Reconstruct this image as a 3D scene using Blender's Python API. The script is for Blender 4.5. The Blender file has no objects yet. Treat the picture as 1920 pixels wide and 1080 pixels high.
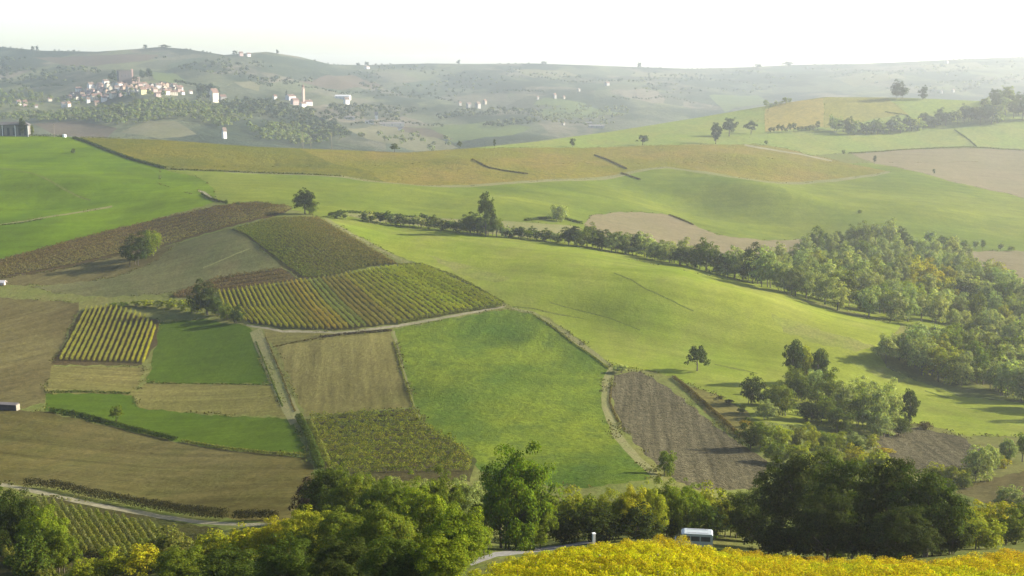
import bpy, math, random
import numpy as np
from mathutils import Vector
from mathutils.geometry import delaunay_2d_cdt

random.seed(7); rng = np.random.default_rng(7)
scene = bpy.context.scene
C = scene.collection

# ------------------------------------------------------------------ camera, sky, sun, exposure
F = 2318.0                      # focal length in pixels of a 1920 px wide picture
PITCH = math.radians(10.0)
CAMZ = 120.0
SUN_EL, SUN_AZ = 24.0, 78.0     # azimuth measured to the right of the view direction (+Y)
EXPOSURE = 1.7
HAZE, HAZE_G = 0.000105, 0.55

cam = bpy.data.cameras.new('camera'); cam_ob = bpy.data.objects.new('camera', cam); C.objects.link(cam_ob)
cam.sensor_width = 36.0; cam.lens = 36.0 * F / 1920.0
cam.clip_start = 1.0; cam.clip_end = 40000.0
cam_ob.location = (0, 0, CAMZ); cam_ob.rotation_euler = (math.pi / 2 - PITCH, 0, 0)
scene.camera = cam_ob

world = bpy.data.worlds.new('World'); scene.world = world; world.use_nodes = True
wn = world.node_tree.nodes; wl = world.node_tree.links; wn.clear()
sky = wn.new('ShaderNodeTexSky'); sky.sky_type = 'NISHITA'; sky.sun_disc = False
sky.sun_elevation = math.radians(SUN_EL); sky.sun_rotation = math.radians(SUN_AZ)
sky.air_density = 0.8; sky.dust_density = 1.3; sky.ozone_density = 1.0
bg = wn.new('ShaderNodeBackground'); bg.inputs['Strength'].default_value = 0.100
wo = wn.new('ShaderNodeOutputWorld')
wl.new(sky.outputs[0], bg.inputs['Color']); wl.new(bg.outputs[0], wo.inputs['Surface'])

sl = bpy.data.lights.new('sun', 'SUN'); sl.energy = 5.0; sl.angle = math.radians(0.5); sl.color = (1.0, 0.92, 0.77)
so = bpy.data.objects.new('sun', sl); C.objects.link(so)
sd = Vector((math.cos(math.radians(SUN_EL)) * math.sin(math.radians(SUN_AZ)),
             math.cos(math.radians(SUN_EL)) * math.cos(math.radians(SUN_AZ)), math.sin(math.radians(SUN_EL))))
so.rotation_euler = sd.to_track_quat('Z', 'Y').to_euler(); so.location = (300, 100, 400)

vs = scene.view_settings
scene.display_settings.display_device = 'sRGB'
vs.view_transform = 'Standard'; vs.look = 'None'; vs.exposure = EXPOSURE; vs.gamma = 1.0; vs.use_curve_mapping = False
scene.render.engine = 'CYCLES'
scene.cycles.use_denoising = True
scene.cycles.max_bounces = 6; scene.cycles.diffuse_bounces = 3; scene.cycles.transmission_bounces = 4
scene.cycles.transparent_max_bounces = 8; scene.cycles.volume_bounces = 1
scene.cycles.sample_clamp_indirect = 6.0

# ------------------------------------------------------------------ the lie of the land
def tps_fit(pts):
    P = np.array([(p[0] / 1000.0, p[1] / 400.0) for p in pts]); v = np.log(np.array([p[2] for p in pts], float))
    n = len(P)
    d2 = ((P[:, None] - P[None]) ** 2).sum(-1)
    K = np.where(d2 > 0, 0.5 * d2 * np.log(d2 + 1e-20), 0.0) + np.eye(n) * 1e-3
    A = np.zeros((n + 3, n + 3)); A[:n, :n] = K; A[:n, n] = 1; A[:n, n + 1:] = P; A[n, :n] = 1; A[n + 1:, :n] = P.T
    w = np.linalg.solve(A, np.concatenate([v, np.zeros(3)]))
    return P, w
def tps_eval(fit, x, y):
    P, w = fit; n = len(P)
    Q = np.stack([np.asarray(x, float) / 1000.0, np.asarray(y, float) / 400.0], -1)
    out = np.empty(len(Q))
    for s in range(0, len(Q), 20000):
        q = Q[s:s + 20000]
        d2 = ((q[:, None] - P[None]) ** 2).sum(-1)
        out[s:s + 20000] = (0.5 * d2 * np.log(d2 + 1e-20)) @ w[:n] + w[n] + q @ w[n + 1:]
    return np.exp(out)

RIDGE = np.array([(-700, 246), (-100, 250), (0, 252), (130, 257), (300, 262), (480, 275), (640, 281), (760, 286), (880, 278), (1000, 266),
                  (1150, 246), (1300, 222), (1440, 198), (1545, 182), (1690, 183), (1850, 190), (1920, 190), (2600, 190)], float)
SKYL = np.array([(-700, 80), (-100, 84), (0, 88), (80, 95), (180, 97), (240, 93), (300, 88), (350, 92), (420, 103), (500, 97), (560, 106), (620, 121),
                 (680, 122), (800, 119), (900, 120), (1000, 119), (1090, 122), (1200, 126), (1300, 129), (1400, 126), (1500, 121),
                 (1600, 120), (1700, 116), (1800, 111), (1900, 107), (1980, 106), (2600, 102)], float)
def ridge(x): return np.interp(x, RIDGE[:, 0], RIDGE[:, 1])
def skyl(x): return np.interp(x, SKYL[:, 0], SKYL[:, 1])

NEAR = [(1000, 1130, 76), (1500, 1140, 74), (1900, 1130, 74), (2400, 1130, 76), (1010, 1066, 98), (1250, 1042, 106), (1600, 1082, 93), (1900, 1054, 100), (2400, 1040, 105),
        (1000, 1024, 150), (1300, 1018, 150), (1580, 1046, 142), (1900, 1018, 160), (900, 1062, 112), (800, 1050, 122), (600, 1080, 115), (600, 1000, 160),
        (100, 1080, 150), (100, 1000, 190), (300, 960, 225), (50, 920, 250), (-400, 1000, 185), (-400, 850, 300), (300, 850, 310), (100, 770, 362),
        (300, 700, 430), (200, 600, 505), (100, 530, 565), (300, 470, 618), (420, 430, 648), (520, 408, 668), (400, 370, 780), (100, 400, 735), (250, 415, 715), (100, 330, 900),
        (300, 300, 1010), (100, 258, 1150), (-400, 256, 1100), (-400, 500, 590), (600, 372, 800), (600, 320, 1000), (600, 282, 1230),
        (600, 880, 265), (850, 860, 272), (1000, 900, 248), (1200, 890, 250), (700, 780, 345), (850, 700, 405), (950, 580, 505), (740, 610, 478), (500, 620, 478),
        (700, 500, 578), (600, 414, 664), (560, 520, 560), (800, 440, 650), (1100, 472, 625), (1100, 600, 495), (1280, 505, 592), (1450, 548, 560), (1400, 640, 468), (1690, 612, 520),
        (1700, 750, 412), (1400, 760, 378), (1300, 830, 318), (1450, 840, 305), (1200, 700, 422), (1650, 840, 328), (1900, 900, 275), (1900, 760, 405), (2400, 900, 270), (2400, 600, 560),
        (800, 415, 735), (1100, 440, 735), (1280, 470, 735), (1450, 510, 690), (1700, 585, 590), (1900, 645, 540), (1600, 450, 860), (1900, 500, 770), (1550, 415, 960), (1900, 440, 930), (2400, 440, 950),
        (1200, 400, 910), (1200, 330, 1130), (1250, 275, 1420), (900, 385, 830), (900, 350, 970), (900, 282, 1290), (1350, 390, 960), (1420, 360, 1080), (1700, 330, 1260), (1900, 370, 1150), (1900, 290, 1500),
        (1550, 300, 1390), (1450, 240, 1660), (1500, 192, 1850), (1700, 186, 1860), (1900, 193, 1860), (2400, 193, 1900), (1700, 260, 1610), (1900, 230, 1700), (1300, 224, 1760),
        (1150, 248, 1600), (1000, 268, 1400), (2400, 290, 1500), (0, 1400, 75), (1000, 1500, 46), (2000, 1500, 46), (-500, 1500, 70), (2400, 1500, 46)]
FAR = [(-500, 250, 1850), (0, 256, 1850), (100, 225, 2080), (0, 195, 2350), (-400, 190, 2350), (100, 190, 2330), (200, 215, 2100), (200, 182, 2360), (230, 150, 2480), (330, 190, 2330), (300, 160, 2460), (300, 138, 2900), (100, 150, 2800), (0, 150, 2850),
       (0, 120, 3300), (0, 90, 3800), (-500, 84, 3800), (300, 88, 3700), (200, 115, 3250), (500, 97, 3700), (480, 150, 2900), (400, 200, 2350), (400, 265, 1850), (420, 240, 2000), (640, 122, 4200), (640, 160, 3300), (600, 200, 2600), (600, 230, 2250),
       (620, 290, 1850), (760, 295, 1800), (900, 288, 1850), (720, 225, 2500), (900, 200, 3050), (900, 240, 2450), (960, 120, 4600), (960, 155, 3700), (1050, 185, 3250), (1100, 230, 2700), (1150, 262, 2300), (1200, 127, 4800), (1200, 160, 3800), (1300, 240, 2600), (1300, 195, 3300),
       (1500, 122, 5000), (1500, 160, 3900), (1450, 212, 3000), (1700, 155, 3700), (1700, 198, 3000), (1900, 108, 4600), (1900, 150, 3700), (1900, 205, 2900), (2500, 104, 4600), (2500, 205, 2900)]
NFIT, FFIT = tps_fit(NEAR), tps_fit(FAR)

def undul(x, y, amp):
    r = (np.sin(x / 23.0 + 1.3 * np.sin(y / 41.0)) + np.sin(y / 31.0 + 1.7 * np.sin(x / 37.0)) + 0.5 * np.sin(x / 9.7 + y / 13.1 + 2 * np.sin(y / 29.0)))
    return amp * r
def unproj(px, py, D):
    a = (np.asarray(px, float) - 960) / F; b = (540 - np.asarray(py, float)) / F
    dy = math.cos(PITCH) + b * math.sin(PITCH); dz = -math.sin(PITCH) + b * math.cos(PITCH)
    return np.stack([a / dy * D, D + 0 * a, CAMZ + dz / dy * D], -1)
# soft ridges and hollows of the slopes: from, to (pixels), half width and height in metres
FOLDS = [((1200, 345), (1440, 425), 46, -7.0), ((1330, 330), (1600, 420), 42, 6.0), ((-100, 318), (260, 362), 40, 3.5), ((-60, 372), (200, 385), 45, -3.0), ((1080, 492), (1600, 640), 26, 2.2), ((1150, 560), (1480, 690), 28, -1.6),
         ((720, 440), (1000, 545), 30, -1.6), ((780, 620), (1010, 650), 22, -1.4), ((760, 760), (1000, 720), 22, 1.2), ((1500, 380), (1900, 420), 50, 4.0), ((600, 340), (900, 375), 45, 2.5), ((760, 300), (1000, 318), 50, 4.0), ((350, 290), (640, 305), 40, -4.0), ((1300, 285), (1500, 325), 50, 4.0),
         ((60, 850), (420, 930), 22, 1.0), ((250, 480), (520, 455), 24, 2.0)]
FOLDS = [(unproj([p[0]], [p[1]], tps_eval(NFIT, [p[0]], [p[1]]))[0, :2], unproj([q[0]], [q[1]], tps_eval(NFIT, [q[0]], [q[1]]))[0, :2], w_, h_ * 1.5) for p, q, w_, h_ in FOLDS]
def near_pts(px, py):
    px = np.asarray(px, float); py = np.asarray(py, float)
    P = unproj(px, py, tps_eval(NFIT, px, py))
    fade = np.clip((py - ridge(px)) / 60.0, 0, 1)
    P[:, 2] += (undul(P[:, 0], P[:, 1], 0.13) + undul(P[:, 0] / 2.3 + 40, P[:, 1] / 2.6, 0.38)) * fade
    for a, b, wd, amp in FOLDS:
        ab = b - a; t = np.clip(((P[:, :2] - a) @ ab) / (ab @ ab), 0, 1); d = np.linalg.norm(P[:, :2] - a - t[:, None] * ab, axis=1)
        P[:, 2] += amp * np.exp(-(d / wd) ** 2) * np.sin(np.pi * np.clip(t, .12, .88)) * np.clip((py - ridge(px)) / 30.0, 0, 1)
    return P
def far_pts(px, py):
    px = np.asarray(px, float); py = np.asarray(py, float)
    P = unproj(px, py, tps_eval(FFIT, px, py))
    fade = np.clip((py - skyl(px)) / 30.0, 0, 1)
    P[:, 2] += (undul(P[:, 0] / 5, P[:, 1] / 9, 4.6) + undul(P[:, 0] / 1.9, P[:, 1] / 3.3, 1.5)) * fade
    return P
def G(px, py):
    """the point of the ground met by the line of sight through a pixel of the 1920 px photograph"""
    py = max(py, float(ridge(px))) if py >= ridge(px) - 3 else py
    f = near_pts if py >= ridge(px) - 0.01 else far_pts
    return Vector(f([px], [py])[0])
def Gn(path, step=6.0):
    """a path on the near ground, densified"""
    pts = []
    for (x0, y0), (x1, y1) in zip(path[:-1], path[1:]):
        n = max(1, int(math.hypot(x1 - x0, y1 - y0) / step))
        for i in range(n): pts.append((x0 + (x1 - x0) * i / n, y0 + (y1 - y0) * i / n))
    pts.append(path[-1]); pts = np.array(pts, float)
    return near_pts(pts[:, 0], pts[:, 1])
def px_per_m(P): return F / (math.cos(PITCH) * P.y + math.sin(PITCH) * (CAMZ - P.z))

# ------------------------------------------------------------------ materials
def new_mat(name):
    m = bpy.data.materials.new(name); m.use_nodes = True
    n, l = m.node_tree.nodes, m.node_tree.links
    n.clear(); out = n.new('ShaderNodeOutputMaterial')
    return m, n, l, out
def noise(n, l, vec, scale, detail=4.0, rough=0.55):
    t = n.new('ShaderNodeTexNoise'); t.inputs['Scale'].default_value = scale
    t.inputs['Detail'].default_value = detail; t.inputs['Roughness'].default_value = rough
    l.new(vec, t.inputs['Vector']); return t.outputs['Fac']
def ramp(n, l, fac, stops):
    r = n.new('ShaderNodeValToRGB'); e = r.color_ramp.elements
    while len(e) < len(stops): e.new(0.5)
    for q, (p, c) in zip(e, stops): q.position = p; q.color = (*c, 1) if len(c) == 3 else c
    l.new(fac, r.inputs[0]); return r.outputs[0]
def mixc(n, l, fac, a, b, mode='MIX'):
    m = n.new('ShaderNodeMix'); m.data_type = 'RGBA'; m.blend_type = mode
    for s, v in ((m.inputs['Factor'], fac), (m.inputs['A'], a), (m.inputs['B'], b)):
        pass
    ins = [m.inputs[0], m.inputs[6], m.inputs[7]]
    for s, v in zip(ins, (fac, a, b)):
        if hasattr(v, 'is_linked') or hasattr(v, 'links'): l.new(v, s)
        elif isinstance(v, (int, float)): s.default_value = v
        else: s.default_value = (*v, 1)
    return m.outputs[2]
def math_n(n, l, op, a, b):
    m = n.new('ShaderNodeMath'); m.operation = op
    for s, v in zip(m.inputs, (a, b)):
        if hasattr(v, 'links'): l.new(v, s)
        else: s.default_value = v
    return m.outputs[0]
def maprange(n, l, v, a, b, c, d):
    m = n.new('ShaderNodeMapRange'); l.new(v, m.inputs[0])
    for i, x in enumerate((a, b, c, d)): m.inputs[i + 1].default_value = x
    return m.outputs[0]

def field_mat(name, c1, c2, c3, big=0.012, mid=0.09, fine=1.1, stripe=None, bump=0.25, spec=0.0, contrast=1.0, tall=1.0, weave=True):
    """grass or soil: large patches of c1 and c2, smaller flecks of c3, fine grain, faint working lines along `stripe` degrees"""
    m, n, l, out = new_mat(name)
    tc = n.new('ShaderNodeTexCoord'); vec = tc.outputs['Object']
    mp = n.new('ShaderNodeMapping'); mp.inputs['Scale'].default_value = (1, 0.55, 0.3); l.new(vec, mp.inputs[0]); v2 = mp.outputs[0]
    k1 = noise(n, l, v2, big, 5, 0.6)
    col = ramp(n, l, k1, [(0.40, c1), (0.60, c2)])
    k2 = noise(n, l, v2, mid, 6, 0.65)
    col = mixc(n, l, maprange(n, l, k2, 0.45, 0.78, 0.0, 0.75), col, c3)
    k3 = noise(n, l, vec, fine, 5, 0.7)
    k4 = noise(n, l, v2, mid * 3.7, 4, 0.7)
    g = math_n(n, l, 'MULTIPLY', maprange(n, l, k3, 0.25, 0.75, 1 - 0.38 * contrast, 1 + 0.38 * contrast), maprange(n, l, k4, 0.25, 0.75, 1 - 0.22 * contrast, 1 + 0.22 * contrast))
    if stripe:
        for ang, period, amp in stripe:
            sp = n.new('ShaderNodeMapping'); sp.vector_type = 'TEXTURE'
            sp.inputs['Rotation'].default_value = (0, 0, math.radians(ang)); l.new(vec, sp.inputs[0])
            s2 = n.new('ShaderNodeMapping'); s2.inputs['Scale'].default_value = (0.012 / 1.0, 1.0 / period, 0.0); l.new(sp.outputs[0], s2.inputs[0])
            k5 = noise(n, l, s2.outputs[0], 1.0, 3, 0.6)
            g = math_n(n, l, 'MULTIPLY', g, maprange(n, l, k5, 0.3, 0.7, 1 - amp, 1 + amp))
    cm = n.new('ShaderNodeVectorMath'); cm.operation = 'SCALE'; l.new(col, cm.inputs[0]); l.new(g, cm.inputs['Scale'])
    b = n.new('ShaderNodeBsdfPrincipled'); l.new(cm.outputs[0], b.inputs['Base Color'])
    b.inputs['Roughness'].default_value = 0.9; b.inputs['Specular IOR Level'].default_value = spec
    bp = n.new('ShaderNodeBump'); bp.inputs['Strength'].default_value = bump; bp.inputs['Distance'].default_value = 0.6 * tall
    l.new(math_n(n, l, 'ADD', k3, math_n(n, l, 'MULTIPLY', k4, 1.5)), bp.inputs['Height']); l.new(bp.outputs[0], b.inputs['Normal'])
    l.new(b.outputs[0], out.inputs['Surface'])
    return m

def leaf_mat(name, trans=0.38, vary=0.35, hue=0.05, drift=0.008):
    """leaves: the thing's own colour, each leaf a little different, light coming through"""
    m, n, l, out = new_mat(name)
    oi = n.new('ShaderNodeObjectInfo'); ge = n.new('ShaderNodeNewGeometry')
    tc = n.new('ShaderNodeTexCoord')
    hs = n.new('ShaderNodeHueSaturation'); l.new(oi.outputs['Color'], hs.inputs['Color'])
    rnd = ge.outputs['Random Per Island']; patch = noise(n, l, ge.outputs['Position'], 0.11, 3, 0.6)
    l.new(math_n(n, l, 'ADD', maprange(n, l, rnd, 0, 1, 0.5 - hue * .5, 0.5 + hue * 0.5), maprange(n, l, patch, 0.3, 0.7, -drift, drift)), hs.inputs['Hue'])
    k = noise(n, l, tc.outputs['Object'], 4.0, 2, 0.5)
    wn_ = n.new('ShaderNodeTexWhiteNoise'); wn_.noise_dimensions = '1D'; l.new(rnd, wn_.inputs['W'])
    v = math_n(n, l, 'MULTIPLY', maprange(n, l, wn_.outputs['Value'], 0, 1, 1 - vary, 1 + vary), maprange(n, l, k, 0.3, 0.7, 0.8, 1.2))
    l.new(v, hs.inputs['Value'])
    d = n.new('ShaderNodeBsdfPrincipled'); l.new(hs.outputs[0], d.inputs['Base Color'])
    d.inputs['Roughness'].default_value = 0.7; d.inputs['Specular IOR Level'].default_value = 0.02
    t = n.new('ShaderNodeBsdfTranslucent')
    l.new(mixc(n, l, 1.0, hs.outputs[0], (1.1, 1.15, 0.5), 'MULTIPLY'), t.inputs['Color'])
    mx = n.new('ShaderNodeMixShader'); mx.inputs[0].default_value = trans
    l.new(d.outputs[0], mx.inputs[1]); l.new(t.outputs[0], mx.inputs[2]); l.new(mx.outputs[0], out.inputs['Surface'])
    return m

def plain_mat(name, col=None, rough=0.85, grain=8.0, amount=0.25, metallic=0.0, bump=0.0):
    """a wall, roof, bark or paint: the thing's own colour (or `col`) under uneven staining"""
    m, n, l, out = new_mat(name)
    tc = n.new('ShaderNodeTexCoord')
    if col is None: src = n.new('ShaderNodeObjectInfo').outputs['Color']
    else:
        r = n.new('ShaderNodeRGB'); r.outputs[0].default_value = (*col, 1); src = r.outputs[0]
    k = math_n(n, l, 'MULTIPLY', maprange(n, l, noise(n, l, tc.outputs['Object'], grain, 5, 0.65), 0.25, 0.75, 1 - amount, 1 + amount),
               maprange(n, l, noise(n, l, tc.outputs['Object'], grain * 0.12, 3, 0.5), 0.3, 0.7, 1 - amount * .6, 1 + amount * .6))
    cm = n.new('ShaderNodeVectorMath'); cm.operation = 'SCALE'; l.new(src, cm.inputs[0]); l.new(k, cm.inputs['Scale'])
    b = n.new('ShaderNodeBsdfPrincipled'); l.new(cm.outputs[0], b.inputs['Base Color'])
    b.inputs['Roughness'].default_value = rough; b.inputs['Metallic'].default_value = metallic
    b.inputs['Specular IOR Level'].default_value = 0.25
    if bump:
        bp = n.new('ShaderNodeBump'); bp.inputs['Strength'].default_value = bump; bp.inputs['Distance'].default_value = 0.05
        l.new(k, bp.inputs['Height']); l.new(bp.outputs[0], b.inputs['Normal'])
    l.new(b.outputs[0], out.inputs['Surface'])
    return m

LEAF = leaf_mat('tree_leaves', 0.42, 0.45); VINE = leaf_mat('vine_leaves', 0.42, 0.6, 0.065, 0.014)
BARK = plain_mat('bark', (0.075, 0.06, 0.045), 0.9, 6, 0.4)
WALL = plain_mat('rendered_wall'); ROOF = plain_mat('roof_tiles', None, 0.8, 3.0, 0.3)
WOOD = plain_mat('weathered_post', (0.20, 0.17, 0.13), 0.85, 5, 0.3); GLASS = plain_mat('dark_glass', (0.03, 0.035, 0.04), 0.12, 2, 0.1)
PAINT = plain_mat('pale_paint', None, 0.65, 2.0, 0.08); RUBBER = plain_mat('rubber', (0.02, 0.02, 0.02), 0.8, 4, 0.2)
WIRE = plain_mat('wire', (0.12, 0.12, 0.12), 0.5, 1, 0.1)

GRASS = dict(
    bright=((0.096, 0.126, 0.014), (0.134, 0.154, 0.020), (0.126, 0.122, 0.034)),
    left=((0.043, 0.075, 0.004), (0.077, 0.116, 0.004), (0.039, 0.057, 0.006)),
    slope=((0.070, 0.094, 0.012), (0.100, 0.116, 0.016), (0.056, 0.076, 0.012)),
    central=((0.038, 0.066, 0.009), (0.092, 0.114, 0.011), (0.028, 0.048, 0.012)),
    emerald=((0.033, 0.056, 0.005), (0.044, 0.068, 0.006), (0.027, 0.042, 0.005)),
)
M = {}
M['bright_grass'] = field_mat('bright_grass', *GRASS['bright'], 0.012, 0.035, 0.9, [(-28, 7, 0.13), (-20, 26, 0.10)], 0.3, contrast=0.7)
M['left_grass'] = field_mat('left_grass', *GRASS['left'], 0.008, 0.03, 0.7, [(10, 9, 0.13), (35, 40, 0.12)], 0.3, contrast=0.7)
M['slope_grass'] = field_mat('slope_grass', *GRASS['slope'], 0.008, 0.03, 0.6, [(-15, 12, 0.12), (-30, 50, 0.10)], 0.3, contrast=0.7)
M['central_grass'] = field_mat('central_grass', *GRASS['central'], 0.016, 0.16, 0.9, [(80, 5, 0.10), (20, 18, 0.10)], 0.5, contrast=1.1)
M['emerald_grass'] = field_mat('emerald_grass', *GRASS['emerald'], 0.02, 0.12, 1.2, [(5, 4, 0.12)], 0.25, contrast=0.7)
M['dark_grass'] = field_mat('dark_grass', (0.060, 0.080, 0.014), (0.075, 0.085, 0.020), (0.05, 0.06, 0.014), 0.03, 0.12, 1.0, None, 0.5)
M['dry_grass'] = field_mat('dry_grass', (0.1242, 0.1270, 0.0331), (0.1104, 0.1288, 0.0221), (0.1380, 0.1242, 0.0460), 0.02, 0.06, 1.0, [(-25, 6, 0.12)], 0.3)
M['rough_grass'] = field_mat('rough_grass', (0.0900, 0.0918, 0.0259), (0.0765, 0.0936, 0.0227), (0.0990, 0.0855, 0.0324), 0.02, 0.12, 1.0, None, 0.4)
M['grey_grass'] = field_mat('grey_grass', (0.0722, 0.0720, 0.0281), (0.0573, 0.0612, 0.0233), (0.0814, 0.0702, 0.0311), 0.018, 0.1, 1.0, [(25, 5, 0.16)], 0.35)
M['brown_soil'] = field_mat('brown_soil', (0.0648, 0.0545, 0.0207), (0.0750, 0.0661, 0.0243), (0.0545, 0.0431, 0.0173), 0.02, 0.10, 0.8, [(65, 4, 0.22), (70, 14, .12)], 0.35)
M['stubble'] = field_mat('stubble', (0.0976, 0.0863, 0.0274), (0.0859, 0.0806, 0.0238), (0.0742, 0.0624, 0.0202), 0.02, 0.14, 1.1, [(98, 3.0, 0.26), (98, 9, .12)], 0.35)
M['tan_stubble'] = field_mat('tan_stubble', (0.0953, 0.0835, 0.0267), (0.0800, 0.0770, 0.0210), (0.0686, 0.0578, 0.0198), 0.03, 0.12, 1.0, [(0, 3.5, 0.24)], 0.35)
M['olive_stubble'] = field_mat('olive_stubble', (0.0560, 0.0481, 0.0135), (0.0681, 0.0587, 0.0208), (0.0427, 0.0467, 0.0123), 0.014, 0.06, 0.9, [(-22, 6, 0.24), (-15, 22, .14)], 0.35)
M['plough'] = field_mat('plough', (0.0748, 0.0667, 0.0376), (0.0681, 0.0609, 0.0339), (0.0534, 0.0464, 0.0263), 0.03, 0.35, 0.55, [(84, 1.8, 0.34)], 1.0, contrast=1.5, tall=1.6)
M['pink_soil'] = field_mat('pink_soil', (0.1267, 0.1040, 0.0577), (0.1152, 0.1000, 0.0525), (0.0998, 0.0880, 0.0433), 0.012, 0.06, 0.6, [(-10, 8, 0.10)], 0.2, contrast=0.6)
M['golden_vines'] = field_mat('golden_vines', (0.0978, 0.0941, 0.0097), (0.1222, 0.0941, 0.0181), (0.0570, 0.0638, 0.0085), 0.012, 0.07, 0.45, [(-38, 5, 0.14)], 0.9, contrast=1.25, tall=1.5)
M['olive_vines'] = field_mat('olive_vines', (0.0653, 0.0697, 0.0070), (0.0871, 0.0784, 0.0081), (0.0399, 0.0480, 0.0070), 0.014, 0.08, 0.45, [(-38, 5, 0.14)], 0.9, contrast=1.25, tall=1.5)
M['yellow_vines'] = field_mat('yellow_vines', (0.1200, 0.1120, 0.0096), (0.1040, 0.0960, 0.0096), (0.0720, 0.0720, 0.0096), 0.03, 0.08, 0.45, [(-38, 5, 0.14)], 0.9, contrast=1.25, tall=1.5)
M['vine_floor'] = field_mat('vine_floor', (0.0360, 0.0400, 0.0112), (0.0400, 0.0340, 0.0136), (0.0270, 0.0250, 0.0096), 0.05, 0.2, 1.0, None, 0.5)  # ground colour darkened to deepen the shade between vine rows
M['russet_floor'] = field_mat('russet_floor', (0.0480, 0.0340, 0.0152), (0.0440, 0.0380, 0.0152), (0.0320, 0.0240, 0.0112), 0.05, 0.2, 1.0, None, 0.6)
M['track'] = field_mat('track', (0.1728, 0.1548, 0.1044), (0.1440, 0.1332, 0.0828), (0.0936, 0.0936, 0.0396), 0.05, 0.3, 1.5, None, 0.3)
M['verge'] = field_mat('verge', (0.1200, 0.1160, 0.0496), (0.1000, 0.1080, 0.0368), (0.1360, 0.1184, 0.0600), 0.05, 0.3, 1.5, None, 0.4)
M['asphalt'] = field_mat('asphalt', (0.1800, 0.1680, 0.1500), (0.1560, 0.1500, 0.1320), (0.1320, 0.1260, 0.1080), 0.05, 0.4, 2.0, None, 0.1)
M['knoll_orange'] = field_mat('knoll_orange', (0.1710, 0.1350, 0.0360), (0.1530, 0.1260, 0.0324), (0.1080, 0.0972, 0.0270), 0.02, 0.06, 0.3, [(60, 6, 0.10)], 0.6)
M['knoll_olive'] = field_mat('knoll_olive', (0.132, 0.124, 0.024), (0.124, 0.116, 0.028), (0.088, 0.088, 0.024), 0.02, 0.06, 0.3, [(70, 6, 0.10)], 0.6)
M['knoll_green'] = field_mat('knoll_green', (0.1080, 0.1368, 0.0288), (0.1224, 0.1332, 0.0324), (0.0792, 0.1080, 0.0288), 0.02, 0.05, 0.3, None, 0.2)

# ------------------------------------------------------------------ fields of the near slopes: one sheet, cut along every field edge
def ribbon(path, w):
    """outline of a band of width w (pixels; one number or one per point) along a path"""
    p = np.array(path, float); ww = np.broadcast_to(np.asarray(w, float), (len(p),))
    t = np.gradient(p, axis=0); t /= np.linalg.norm(t, axis=1)[:, None] + 1e-9
    nrm = np.stack([-t[:, 1], t[:, 0]], 1) * (ww / 2)[:, None]
    return [tuple(q) for q in p + nrm] + [tuple(q) for q in (p - nrm)[::-1]]

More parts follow.
